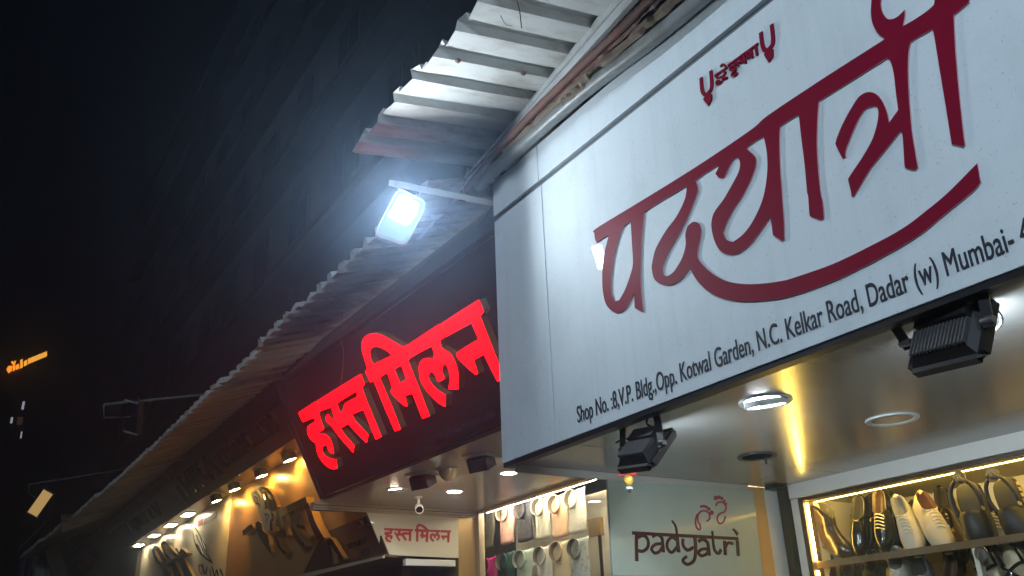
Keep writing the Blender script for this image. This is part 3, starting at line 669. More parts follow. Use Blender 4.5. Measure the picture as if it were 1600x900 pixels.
# lemon and chilli charm
ch = thing('lemon_chilli_charm', pX(983, 752, -3.30), 'small lemon and chilli charm hanging below the black floodlight', 'charm')
c = pX(982, 750, -3.30)
lathe('lemon', [(0, -0.026), (0.012, -0.022), (0.022, -0.008), (0.023, 0.006), (0.014, 0.020), (0, 0.025)], 'lemon', ch, n=14, M=Matrix.Translation(c))
tube('chilli', spline([c + V((-0.02, -0.045, 0.018)), c + V((-0.008, -0.01, 0.033)), c + V((0.0, 0.03, 0.03)), c + V((0.006, 0.05, 0.036))], 4), [0.004, .005, .006, .007, .008, .008, .008, .008, .008, .007, .006, .005, .004], 'chilli', ch, n=8)
lathe('bead', [(0, -0.008), (0.016, -0.006), (0.018, 0), (0.014, 0.006), (0, 0.008)], 'white_paint', ch, n=12, M=Matrix.Translation(c + V((0, 0, -0.038))))
lathe('coal', [(0, -0.008), (0.008, -0.004), (0.009, 0.003), (0, 0.008)], 'black_paint', ch, n=8, M=Matrix.Translation(c + V((0, 0, -0.053))))
tube('thread', [c + V((0, 0, -0.05)), c + V((0, 0, 0.0)), V((c.x, c.y, ZS - 0.005))], 0.0015, 'thread', ch, n=5)

# ================================================================== RED-LETTER SHOP NEXT DOOR
RBR = far((-3.83, 2.356, 2.743)); RU = V((0.9986, 0.0527, 0.0083)); RV = V((0.014, -0.38, 0.756))
FR = Frame(RBR, RU, RV)
rs = thing('lit_signboard', RBR, 'dark leaning signboard with glowing red Devanagari letters', 'signboard')
w0 = FR.px(505, 781)[0]; hT = 1.02
def fr_box(name, a0, a1, b0, b1, h0, h1, m, parent, bev=0):
    bm = B(); M = FR.mat(); add_box(bm, (a0, b0, h0), (a1, b1, h1), M)
    if bev: bmesh.ops.bevel(bm, geom=bm.edges[:], offset=bev, segments=1, affect='EDGES')
    return obj(name, bm, m, parent)
fr_box('face_panel', w0 + 0.035, 0.75, 0.004, hT - 0.02, -0.03, 0.0, 'dark_fascia', rs)
fr_box('side_frame', w0 - 0.01, w0 + 0.033, -0.004, hT, -0.06, 0.018, 'black_paint', rs, 0.003)
fr_box('top_frame', w0 + 0.034, 0.75, hT - 0.018, hT + 0.012, -0.06, 0.012, 'dark_fascia', rs, 0.003)
fr_box('bottom_edge', w0 + 0.034, 0.75, -0.012, 0.002, -0.06, 0.006, 'black_paint', rs)
g5 = lambda p: crop(p, 460, 560, 5.0)
g6 = lambda p: crop(p, 620, 460, 4.5)
g2 = lambda p: crop(p, 400, 380, 3.75)
GL = {
 'ha': [g5([(32, 425), (172, 333), (207, 408), (192, 424), (205, 480), (232, 550), (205, 568), (178, 598), (205, 588), (245, 595), (280, 630), (300, 690), (308, 745), (288, 740), (265, 715), (255, 680), (232, 678), (217, 700), (222, 738), (248, 765), (290, 785), (326, 790), (335, 860), (290, 862), (240, 830), (200, 780), (175, 720), (170, 665), (130, 635), (105, 590), (102, 545), (120, 520), (163, 495), (155, 460), (65, 498)])],
 'sta': [g5([(186, 328), (518, 122), (548, 200), (526, 225), (560, 320), (605, 430), (680, 612), (635, 632), (585, 510), (540, 397), (450, 437), (470, 480), (520, 535), (578, 598), (564, 660), (500, 595), (430, 522), (415, 512), (360, 547), (400, 605), (468, 682), (458, 735), (360, 622), (290, 530), (250, 492), (245, 462), (258, 434), (290, 470), (316, 476), (310, 450), (285, 380), (208, 408)]),
         g5([(330, 350), (480, 258), (495, 300), (400, 350), (385, 390), (370, 425), (352, 410)])],
 'mi': [g2([(640, 750), (653, 738), (640, 690), (622, 630), (620, 585), (640, 548), (680, 530), (740, 540), (810, 580), (868, 612), (878, 600), (905, 665), (890, 690)]) + g6([(150, 645), (230, 855), (180, 872), (110, 695), (58, 714), (75, 785)]) + g5([(862, 370), (820, 335), (765, 280), (752, 250), (767, 235), (725, 108), (665, 150), (750, 350), (830, 553), (785, 568), (700, 370), (622, 178), (592, 185)]),
        g5([(778, 85), (835, 52), (875, 165), (825, 195)]), g2([(800, 655), (740, 615), (690, 605), (665, 630), (672, 680), (690, 712)])],
 'la': [g6([(72, 360), (300, 208), (342, 295), (302, 325), (315, 375), (335, 390), (380, 420), (415, 490), (433, 570), (430, 668), (365, 665), (372, 600), (365, 530), (345, 490), (325, 495), (315, 540), (335, 590), (300, 612), (285, 605), (265, 560), (245, 540), (225, 555), (222, 590), (245, 630), (290, 675), (343, 708), (340, 790), (290, 760), (220, 690), (170, 610), (158, 540), (160, 490), (185, 455), (220, 450), (255, 460), (265, 420), (245, 362), (97, 442)])],
 'na': [g6([(318, 202), (575, 38), (612, 120), (585, 152), (650, 320), (735, 540), (738, 600), (708, 612), (660, 520), (612, 420), (540, 462), (570, 555), (555, 565), (500, 520), (432, 450), (422, 422), (440, 400), (575, 315), (525, 198), (350, 295)])]}
for k in ('ha', 'sta', 'mi', 'la', 'na'):
    flat('letter', [onf(FR, lp, 0.062) for lp in GL[k]], FR, 0.006, 0.056, ['red_glow', 'olive_board'], rs)
rs_ = random.Random(3); xa = FR.px(672, 702)[0]; zb = 0.055; marks = []
while xa < 0.02:
    for _ in range(rs_.randint(3, 8)):
        k = rs_.random(); hh = 0.028 if k < 0.6 else 0.042
        marks.append([(xa, zb), (xa + 0.002, zb + hh)]); marks.append([(xa, zb + hh * rs_.choice((0, 0.5, 1))), (xa + 0.012, zb + hh * rs_.choice((0, 0.5, 1)))]); xa += 0.019
    xa += 0.02
strokes('address_print', marks, 0.006, FR, 0.0003, 0.001, 'ink', rs, sm=False)['kind'] = 'stuff'
tube('dangling_string', spline([FR.w(*FR.px(553, 482), 0.10), FR.w(*FR.px(551, 520), 0.11), FR.w(*FR.px(555, 545), 0.10), FR.w(*FR.px(550, 595), 0.10)], 4), 0.002, 'thread', rs, n=5)
# panel closing the gap up to the roof
ft = [FR.w(w0, hT + 0.014, -0.02), FR.w(0.75, hT + 0.014, -0.02)]
us = thing('upper_fascia', ft[0], 'dark board closing the gap between the red letter sign and the roof', 'fascia')
yy = 2.62
prism('board', [ft[0], ft[1], V((ft[1].x, yy + 0.10, 4.36)), V((ft[0].x, yy, 4.36))], (0, 0.03, 0.01), 'dark_fascia', us)
prism('end_board', [pX(769, 324, -4.35), pX(749, 352, -4.35), pX(759, 400, -4.35), pX(772, 478, -4.35), pX(790, 478, -4.35), pX(790, 324, -4.35)], (-0.03, 0, 0), 'olive_board', us)

ZR_ = RBR.z - 0.012; YD = 4.32; XL = -7.56
rsf = thing('garment_shop_front', (-5.6, YD, 0), 'kurta shop front with glossy cream ceiling below the red letters', 'shop front')
bl, br = FR.w(w0 + 0.0, -0.014, -0.062), FR.w(0.75, -0.014, -0.062)
prism('ceiling_panel', [V((bl.x - 0.24, bl.y + 0.02, ZR_)), V((br.x, br.y, ZR_)), V((br.x, YD, ZR_)), V((XL, YD, ZR_))], (0, 0, 0.03), 'soffit_cream', rsf)
# stepped trim at the far end
for k, (dz, dx) in enumerate(((0.0, 0.0), (0.022, 0.02), (0.040, 0.035))):
    box('trim', (XL - 0.05, 2.70, ZR_ - 0.022 - dz), (XL + 0.05 - dx, YD, ZR_ - 0.002 - dz), 'cream_trim', rsf)
box('pillar', (XL - 0.25, 4.125, 0.12), (XL + 0.004, YD - 0.003, ZR_ - 0.063), 'brass_trim', rsf, bev=0.003)
box('window_header', (XL, YD - 0.02, ZR_ - 0.022), (-3.95, YD + 0.06, ZR_ - 0.001), 'brass_trim', rsf)
box('window_post', (XL + 0.005, YD - 0.01, 0.12), (XL + 0.07, YD + 0.05, ZR_ - 0.024), 'cream_trim', rsf)
box('display_back', (XL - 0.1, 4.82, 0.12), (-3.95, 4.86, ZR_), 'cabinet_lining', rsf)
box('display_floor', (XL, YD + 0.07, 1.45), (-3.95, 4.815, 1.5), 'cream_trim', rsf)
box('led_strip', (XL + 0.08, YD + 0.062, ZR_ - 0.020), (-4.1, YD + 0.074, ZR_ - 0.006), 'led_white', rsf)
box('window_pane', (XL + 0.072, YD + 0.02, 1.5), (-4.52, YD + 0.028, ZR_ - 0.024), 'glass_pane', rsf)
for k in range(4):
    x = XL + 0.45 + k * 0.62
    lathe('clamp', [(0, -0.012), (0.016, -0.01), (0.016, 0.012), (0, 0.014)], 'brass_letter', rsf, n=10, M=Matrix.Translation((x, YD - 0.03, ZR_ - 0.035)))
# small side panel with the same name painted
XP = XL + 0.004
FP = Frame((XP, 0, 0), (0, 1, 0), (0, 0, 1))
sp = thing('side_signboard', (XP, 3.5, 2.55), 'small cream side panel painted with red Devanagari name under the ceiling', 'sign')
cn = onf(FP, [(571, 796), (716, 805), (717, 872), (601, 867)])
prism('board', [FP.w(*q) for q in cn], (-0.02, 0, 0), 'cream_board', sp, bev=0.002)
# same letters, mapped from the big sign
src = [FR.px(466, 645, .085), FR.px(751, 470, .085), FR.px(500, 731, .085)]; dst = [FP.px(600, 825), FP.px(705, 829), FP.px(602, 845)]
def remap(q):
    u0 = (q[0] - src[0][0]) / (src[1][0] - src[0][0]); v0 = (q[1] - src[0][1]) / (src[2][1] - src[0][1])
    return (dst[0][0] + (dst[1][0] - dst[0][0]) * u0, dst[0][1] + (dst[1][1] - dst[0][1]) * u0 + (dst[2][1] - dst[0][1]) * v0)
for k in ('ha', 'sta', 'mi', 'la', 'na'):
    flat('letter', [[remap(q) for q in onf(FR, lp, 0.085)] for lp in GL[k]], FP, 0.0005, 0.003, 'red_paint', sp)
# box shelf below the panel
b0 = pX(634, 873, XP); b1 = pX(712, 885, XP)
box('tube_light_box', (XP - 0.06, b0.y, b1.z), (XP - 0.001, b1.y, b0.z), 'white_paint', sp, bev=0.003)

zc = ZR_ - 0.003
def at_c(x, y): q = pZ(x, y, zc); return (q.x, q.y, zc)
RG = 'ceiling lights below the red letter sign'
downlight('downlight', at_c(621, 765), 0.085, True, 'lit round tilted downlight near the small camera in the cream ceiling', tilt=math.radians(14), group=RG, m='warm_light', az=0.5)
downlight('downlight', at_c(710, 768), 0.075, True, 'lit flush round downlight right of the small camera in the cream ceiling', group=RG, m='cool_light')
downlight('downlight', at_c(795, 739), 0.075, True, 'lit round downlight in the cream ceiling beside the white sign corner', group=RG, m='cool_light')
def gimbal(loc, label, lit=True, az=0.5):
    t = thing('gimbal_spotlight', loc, label, 'spotlight', RG)
    M = Matrix.Rotation(az, 4, 'Z')
    bm = B(); add_box(bm, (-0.10, -0.10, -0.006), (0.10, 0.10, 0.0), M); obj('flange', bm, 'lamp_housing', t, True)
    M2 = M @ Matrix.Translation((0, 0, -0.045)) @ Matrix.Rotation(math.radians(28), 4, 'X')
    bm = B(); add_box(bm, (-0.07, -0.065, -0.04), (0.07, 0.065, 0.045), M2); bmesh.ops.bevel(bm, geom=bm.edges[:], offset=0.008, segments=2, affect='EDGES'); obj('head', bm, 'black_paint', t, True)
    bm = B(); add_box(bm, (-0.055, -0.05, -0.043), (0.055, 0.05, -0.041), M2); obj('lens', bm, 'warm_light' if lit else 'ivory', t, True)
gimbal(at_c(661, 742), 'square black spotlight beside the dome in the cream ceiling')
gimbal(at_c(752, 713), 'square black spotlight in the cream ceiling nearest the white sign')
t = thing('dome_lamp', at_c(700, 733), 'grey half dome lamp between the two square spotlights', 'lamp', RG)
lathe('flange', [(0, 0), (0.085, 0), (0.085, -0.006), (0.07, -0.008)], 'lamp_housing', t, True, 24)
lathe('dome', [(0.07, -0.008), (0.066, -0.03), (0.052, -0.062), (0.028, -0.084), (0, -0.09)], 'cream_trim', t, True, 24)
# security camera
cc = thing('security_camera', at_c(654, 778), 'small white security camera hanging from the cream ceiling trim', 'camera')
p0 = V(at_c(654, 776)); p1 = pX(655, 795, p0.x + 0.02); cd = V((0.85, -0.35, -0.40)).normalized()
lathe('mount', [(0, 0), (0.035, 0), (0.033, -0.016), (0, -0.018)], 'white_paint', cc, n=16, M=Matrix.Translation(p0))
tube('stem', [p0, p0 + V((0, 0, -0.055)), p1 - cd * 0.03], 0.011, 'white_paint', cc, n=8)
lathe('body', [(0, -0.075), (0.030, -0.07), (0.036, -0.05), (0.036, 0.03), (0.030, 0.032), (0.029, 0.025)], 'white_paint', cc, n=16, M=basis(p1, cd))
lathe('lens', [(0.0295, 0.026), (0.015, 0.024), (0, 0.022)], 'black_gloss', cc, n=16, M=basis(p1, cd))

# ---- folded kurtas behind the glass
KC = [('olive grey', (0.10, 0.095, 0.075)), ('pink', (0.58, 0.33, 0.27)), ('navy printed', (0.022, 0.024, 0.040)), ('pale sage', (0.48, 0.47, 0.38)), ('peach', (0.66, 0.42, 0.27)), ('white leaf printed', (0.55, 0.53, 0.45)),
      ('magenta', (0.50, 0.01, 0.22)), ('bottle green', (0.012, 0.060, 0.045)), ('mint', (0.42, 0.50, 0.42)), ('ivory', (0.60, 0.57, 0.50)), ('cream yellow', (0.62, 0.50, 0.30)), ('marbled grey', (0.42, 0.44, 0.42))]
PR = {2: ((0.40, 0.34, 0.22), 45, 0.25), 5: ((0.14, 0.12, 0.09), 75, 0.9), 11: ((0.12, 0.15, 0.14), 30, 0.8)}
for i, (n, c) in enumerate(KC):
    if i in PR: mat('kurta_%d' % i, c, 0.8, vary=0.1, bump=0.1, bscale=200, dirt=PR[i][0], dscale=PR[i][1], damt=PR[i][2])
    else: mat('kurta_%d' % i, c, 0.75, vary=0.10, scale=12, bump=0.1, bscale=200)
KP = [(757, 812, 0), (788, 803, 1), (815, 798, 2), (843, 793, 3), (869, 789, 4), (895, 781, 5), (760, 886, 6), (787, 879, 7), (815, 875, 8), (846, 870, 9), (872, 863, 10), (900, 858, 11)]
for i, (x, y, k) in enumerate(KP):
    row = 0 if i < 6 else 1; Yk = 4.50 - 0.05 * row
    c = pY(x, y, Yk); cn_, col = KC[k]; m = 'kurta_%d' % k
    where = 'top row' if row == 0 else 'second row'
    t = thing('folded_kurta', c, '%s folded kurta with stand collar in the %s of the window' % (cn_, where), 'kurta', 'folded kurtas hung in the display window')
    # stand collar: a short open band facing the street
    fd = V((0.42, -0.88, 0.10)).normalized(); Mb = basis(c, fd, V((0.0, 0.1, 1)))
    bm = B(); nseg = 22; rw = 0.064; rh = 0.080; rings = []
    for j in range(nseg + 1):
        a = math.radians(-80 + 340 * j / nseg); dx, dy = math.cos(a), math.sin(a)
        wv = random.uniform(-0.0015, 0.0015)
        rings.append([bm.verts.new(Mb @ V((dx * (rw + q), dy * (rh + q) + wv, h))) for q, h in ((-0.006, -0.02), (0.004, -0.02), (0.000, 0.055), (-0.006, 0.055))])
    for r0, r1 in zip(rings, rings[1:]):
        for q in range(4):
            f = bm.faces.new((r0[q], r0[(q + 1) % 4], r1[(q + 1) % 4], r1[q]))
            if q == 3: f.material_index = 1
    bm.faces.new(rings[0]); bm.faces.new(rings[-1][::-1])
    obj('collar', bm, [m, 'collar_lining'], t, smooth=True)
    # folded body hanging behind and below the collar
    bm = B(); nx, nz = 10, 12; wd_, ht = 0.118, 0.36; rows = []
    for b_ in range(nz + 1):
        v = b_ / nz
        rows.append([bm.verts.new(c + V((0.04 + wd_ * (2 * a / nx - 1) + 0.006 * math.sin(v * 5 + i), 0.030 - 0.02 * math.cos((2 * a / nx - 1) * 1.4) + 0.005 * math.sin(a * 1.7 + b_ * 0.6 + i) - 0.02 * v, 0.075 - ht * v + (0.012 * (2 * a / nx - 1) ** 2)))) for a in range(nx + 1)])
    for r0, r1 in zip(rows, rows[1:]):
        for a in range(nx): bm.faces.new((r0[a], r0[a + 1], r1[a + 1], r1[a]))
    o = obj('body', bm, m, t, smooth='all'); sd = o.modifiers.new('thick', 'SOLIDIFY'); sd.thickness = 0.012
    for q in range(3): lathe('button', [(0, -0.002), (0.006, -0.002), (0.006, 0.001), (0, 0.0025)], 'gold_print' if k == 2 else 'rubber_dark', t, n=8, M=basis(c + V((0.045, -0.012, -0.10 - 0.055 * q)), V((0, -1, 0))))
# glass door edge and the patterned wall behind it
gd = thing('glass_door', (-4.45, YD, 0.12), 'glass door with a metal corner patch beside the kurta window', 'door')
box('pane', (-4.50, YD + 0.02, 0.14), (-3.96, YD + 0.03, ZR_ - 0.024), 'glass_pane', gd)
q0 = pY(920, 812, YD + 0.015); q1 = pY(937, 836, YD + 0.015)
box('corner_patch', (q0.x, YD + 0.002, q1.z), (q1.x + 0.02, YD + 0.045, q0.z), 'brass_trim', gd, bev=0.003)
box('stile', (q1.x - 0.02, YD + 0.012, 0.14), (q1.x - 0.006, YD + 0.035, q1.z), 'black_paint', gd)
bw = thing('arched_wall_panel', (-4.3, 4.80, 0.12), 'white inner wall panel with orange painted waves behind the glass door', 'wall panel')
box('panel', (-4.7, 4.80, 0.12), (-3.95, 4.818, 2.9), 'white_paint', bw)
FW = Frame((0, 4.80, 0), (1, 0, 0), (0, 0, 1))
for z0 in (2.16, 2.36, 2.62):
    up_ = [(-4.7 + 0.075 * j, z0 + 0.05 * math.sin(j * 0.55 + z0 * 9)) for j in range(11)]
    flat('painted_wave', [up_ + [(x, z + 0.06 + 0.02 * math.sin(x * 9)) for x, z in up_[::-1]]], FW, 0.0005, 0.002, 'orange_paint', bw)

# ================================================================== SHOPS FARTHER DOWN THE ROW
FB = Frame((0, 3.061, 3.94), (1, 0, 0), (0, -0.396, 0.504))
def fascia(x0, x1, hgt, m, label, low=0.0):
    t = thing('fascia_board', FB.w(x1, low), label, 'fascia')
    bm = B(); add_box(bm, (x0, low + 0.004, -0.03), (x1, hgt, 0.0), FB.mat()); obj('panel', bm, m, t)
    bm = B(); add_box(bm, (x0, low - 0.014, -0.05), (x1, low + 0.0035, 0.010), FB.mat()); obj('bottom_rail', bm, m, t)
    return t
f1 = fascia(-13.90, -7.90, 0.62, 'brown_fascia', 'dark brown leaning fascia with unlit black letters reading COLLECTION')
bm = B(); add_box(bm, (-13.89, 0.466, 0.0005), (-7.92, 0.472, 0.006), FB.mat()); obj('joint_line', bm, 'black_paint', f1)
ta = FB.px(294, 771); tb = FB.px(436, 672)
text('letters', 'NIKA', FB, FB.px(291, 771, .05)[0], 0.10, 0.004, 0.06, 'black_gloss', f1, width=1.68, height=0.34, copies=2)
text('letters', 'COLLECTION', FB, FB.px(345, 726, .05)[0], 0.14, 0.004, 0.05, 'black_gloss', f1, width=2.11, height=0.23, copies=2)
f2 = fascia(-19.55, -13.94, 0.60, 'grey_fascia', 'grey brown fascia with faded script beyond the COLLECTION board')
bm = B(); add_box(bm, (-19.54, 0.54, 0.0005), (-13.95, 0.556, 0.012), FB.mat()); obj('light_rail', bm, 'cream_trim', f2)
strokes('script', [[(-17.77, 0.13), (-17.66, 0.37), (-17.44, 0.39), (-17.39, 0.22), (-17.66, 0.19)], [(-17.22, 0.37), (-17.17, 0.13)], [(-17.01, 0.11), (-16.90, 0.32), (-16.74, 0.15), (-16.57, 0.32), (-16.47, 0.13)], [(-16.30, 0.45), (-16.20, 0.11)], [(-16.03, 0.30), (-15.82, 0.30), (-15.87, 0.13), (-15.65, 0.15)], [(-15.55, 0.32), (-15.38, 0.11), (-15.22, 0.35)]], 0.035, FB, 0.001, 0.02, 'black_paint', f2)
f3 = fascia(-28.0, -19.60, 0.54, 'brown_fascia', 'unlit brown fascia with dark red letters near the end of the row')
strokes('letters', [[(-23.8 + 0.6 * k, 0.12), (-23.6 + 0.6 * k, 0.38), (-23.4 + 0.6 * k, 0.12), (-23.7 + 0.6 * k, 0.24)] for k in range(5)], 0.05, FB, 0.001, 0.03, 'red_print', f3)
# backing strip above the leaning boards
t = thing('roof_closure', (-16, 2.6, 4.2), 'dark closing strip between the far fascias and the tin roof', 'closure strip')
box('strip', (-28, 2.80, 4.2), (-7.9, 2.83, 4.48), 'black_paint', t)

YW = 3.354; ZT = 3.924
lf = thing('boutique_front', (-12, YW, 0), 'boutique front with wood board, black and brass letters and a woman portrait', 'shop front')
box('ceiling_panel', (-18.85, 3.075, ZT), (-7.6, YW + 0.05, ZT + 0.02), 'cream_trim', lf)
box('wood_panel', (-12.63, YW, 2.53), (-7.60, YW + 0.03, ZT - 0.002), 'wood_laminate', lf)
box('white_panel', (-18.63, YW, 2.36), (-12.635, YW + 0.03, ZT - 0.002), 'cream_board', lf)
box('lower_wall', (-18.63, YW + 0.4, 0.12), (-8.0, YW + 0.5, 2.50), 'dark_laminate', lf)
FD = Frame((0, YW, 0), (1, 0, 0), (0, 0, 1))
w7 = lambda p, h=0.0: onf(FD, crop(p, 380, 740, 5.627), h)
dband = 0.03
prism('dark_plaque', [FD.w(*FD.px(x_, y_, 0.02), 0.02) for x_, y_ in ((504, 833), (580, 803), (605, 866), (470, 903))], (0, 0.018, 0), 'dark_laminate', lf)
# dark stripe carrying the big letters
def brasswork(name, loops, h, d): return flat(name, [w7(lp, h + d) for lp in loops], FD, h, d, ['black_gloss', 'brass_letter'], lf)
brasswork('head_line', [[(285, 332), (548, 202), (562, 262), (300, 400)]], 0.03, 0.09)
brasswork('head_line', [[(-10, 505), (68, 445), (88, 480), (0, 545)]], 0.002, 0.09)
brasswork('letter', [[(290, 390), (330, 370), (350, 430), (385, 545), (362, 560), (345, 520), (300, 560), (330, 640), (375, 690), (358, 712), (300, 640), (268, 560), (282, 520), (320, 500), (312, 470), (285, 460)]], 0.03, 0.085)
brasswork('letter', [[(372, 372), (402, 352), (470, 520), (545, 625), (520, 640), (470, 600), (420, 500)]], 0.03, 0.087)
brasswork('letter', [[(440, 330), (478, 312), (520, 400), (545, 470), (600, 555), (580, 572), (520, 500), (470, 470), (440, 420), (462, 380), (480, 400), (470, 430), (500, 450)]], 0.03, 0.083)
brasswork('letter', [[(530, 270), (570, 255), (640, 440), (715, 570), (690, 590), (630, 540), (580, 420)]], 0.03, 0.086)
brasswork('letter', [[(105, 440), (130, 418), (160, 440), (172, 500), (215, 540), (232, 620), (250, 690), (232, 700), (180, 620), (140, 560), (118, 500)]], 0.03, 0.05)
brasswork('portrait_shadow', [[(130, 130), (170, 112), (215, 130), (262, 190), (300, 290), (250, 335), (205, 310), (180, 220)]], 0.03, 0.05)
pt = flat('portrait', [w7([(72, 170), (90, 145), (120, 135), (150, 160), (175, 215), (190, 280), (188, 318), (215, 312), (240, 345), (250, 385), (235, 420), (232, 500), (205, 515), (180, 480), (160, 420), (150, 350), (128, 335), (120, 290), (95, 250), (76, 210)], 0.13)], FD, 0.10, 0.03, ['ivory', 'black_gloss'], lf)
strokes('portrait_line', [w7(q, 0.13) for q in [[(95, 165), (120, 170), (140, 200), (150, 240)], [(100, 200), (125, 215), (130, 250), (150, 280)], [(115, 260), (140, 270), (150, 300)], [(200, 350), (225, 370), (215, 410)], [(185, 350), (205, 385), (200, 440)]]], 0.014, FD, 0.131, 0.002, 'black_gloss', pt)
brasswork('letter', [[(738, 578), (775, 570), (885, 745), (860, 752), (765, 625), (800, 790), (775, 795)]], 0.03, 0.05)  # brass piece takes the place of letter shadows on the wood
brasswork('small_letter', [[(985, 425), (1020, 412), (1040, 455), (1000, 470)]], 0.022, 0.03); brasswork('small_letter', [[(1050, 392), (1082, 380), (1098, 432), (1070, 455)]], 0.022, 0.05)
strokes('shop_number_text', [w7([(870 + 40 * k, 672 - 14 * k), (895 + 40 * k, 655 - 14 * k)]) for k in range(6)] + [w7([(1060 + 28 * k, 700 - 10 * k), (1078 + 28 * k, 690 - 10 * k)]) for k in range(3)], 0.05, FD, 0.021, 0.002, 'black_gloss', lf)['kind'] = 'stuff'
# white board: black and brass letters, feather sketch, faint red words
w8 = lambda p, h=0.0: onf(FD, crop(p, 200, 780, 7.5), h)
def bw8(name, loops, h, d): return flat(name, [w8(lp, h + d) for lp in loops], FD, h, d, ['black_gloss', 'brass_letter'], lf)
for lp in ([[(280, 600), (300, 550), (340, 545), (400, 620), (440, 700), (425, 735), (390, 700), (340, 610), (315, 600), (330, 660), (380, 740), (360, 770), (310, 700)]],
           [[(380, 530), (410, 490), (450, 510), (520, 590), (580, 650), (560, 672), (500, 620), (440, 560), (420, 560), (450, 640), (510, 700), (480, 712), (420, 640)]],
           [[(370, 770), (680, 630), (690, 660), (400, 800)]], [[(400, 800), (440, 780), (520, 950), (440, 950)]], [[(500, 745), (540, 728), (650, 950), (570, 950)]], [[(590, 700), (640, 680), (780, 950), (690, 950)]],
           [[(550, 580), (570, 570), (600, 620), (620, 580), (660, 600), (690, 640), (660, 640), (640, 615), (610, 650), (590, 640)]]):
    bw8('letter', lp, 0.02, 0.05 + random.uniform(0, 0.01))
strokes('feather_sketch', [w8(q) for q in [[(770, 310), (830, 400), (890, 560), (990, 745)], [(760, 370), (790, 520), (860, 640), (990, 745)], [(800, 420), (850, 520), (880, 600)], [(790, 520), (830, 560), (870, 640)], [(820, 380), (900, 520), (925, 620)]]], 0.022, FD, 0.001, 0.003, 'black_gloss', lf)
strokes('script', [w8(q) for q in [[(850, 770), (830, 800), (860, 880), (880, 800), (860, 770)], [(880, 780), (900, 870), (930, 800), (920, 880)], [(960, 820), (970, 900)], [(985, 790), (1020, 900), (1040, 830), (1060, 900)], [(1080, 820), (1110, 880), (1120, 950)]]], 0.03, FD, 0.001, 0.003, 'black_gloss', lf)
strokes('red_words', [w8(q) for q in [[(820, 290), (880, 262)], [(895, 262), (960, 228)], [(965, 225), (1040, 180)]]], 0.09, FD, 0.001, 0.002, 'red_print', lf)
# spotlights over the boards
SPG = 'spotlights over the boutique boards'
def box_spot(x, y, label, m, size=1.0, lens_dir=(0.0, 0.30, -0.95)):
    q = pZ(x, y, ZT - 0.001); t = thing('box_spotlight', q, label, 'spotlight', SPG)
    q = V((q.x, min(max(q.y, 3.15), 3.24), ZT - 0.001)); 
    bm = B(); add_box(bm, (q.x - 0.13, q.y - 0.075, q.z - 0.008), (q.x + 0.13, q.y + 0.075, q.z - 0.001)); obj('flange', bm, 'lamp_housing', t)
    M2 = basis(q + V((0, 0, -0.05)), V(lens_dir), V((1, 0, 0)))
    bm = B(); add_box(bm, (-0.05, -0.09 * size, -0.045), (0.05, 0.09 * size, 0.045), M2); obj('head', bm, 'black_paint', t)
    bm = B(); add_box(bm, (-0.042, -0.08 * size, 0.046), (0.042, 0.08 * size, 0.048), M2); obj('lens', bm, m, t)
for i, (x, y) in enumerate([(504, 676), (452, 706), (408, 732), (366, 754), (338, 772)]):  # first one is added behind the red sign to light the board's right half
    box_spot(x, y, ['added unseen', 'first', 'second', 'third', 'fourth'][i] + ' black box spotlight from the red sign, over the wood board', 'amber_light')
for i, (x, y) in enumerate([(292, 803), (264, 820), (236, 836), (211, 851)]):
    t = thing('recessed_spotlight', pZ(x, y, ZT), ['first', 'second', 'third', 'farthest'][i] + ' lit rectangular ceiling light over the cream board', 'spotlight', SPG)
    q = pZ(x, y, ZT - 0.001); q = V((q.x, 3.21, ZT - 0.001))
    bm = B(); add_box(bm, (q.x - 0.20, q.y - 0.085, q.z - 0.012), (q.x + 0.20, q.y + 0.085, q.z - 0.001)); obj('flange', bm, 'lamp_housing', t)
    bm = B(); add_box(bm, (q.x - 0.17, q.y - 0.065, q.z - 0.016), (q.x + 0.17, q.y + 0.065, q.z - 0.0125)); obj('lens', bm, 'board_light', t)
# lower canopy under the wood board
lc = thing('entrance_canopy', pX(520, 893, -8.4), 'grey sloping entrance canopy below the boutique wood board', 'canopy')
prism('panel', [pY(380, 925, 3.28), pY(600, 869, 3.28), pX(634, 873, -7.7), pX(712, 888, -7.7), pX(712, 930, -7.7)], (0, 0, 0.02), 'grey_fascia', lc)
prism('edge_strip', [pY(430, 906, 3.27), pY(598, 868, 3.27), pY(598, 872, 3.27), pY(440, 912, 3.27)], (0, 0.02, 0), 'cream_trim', lc)
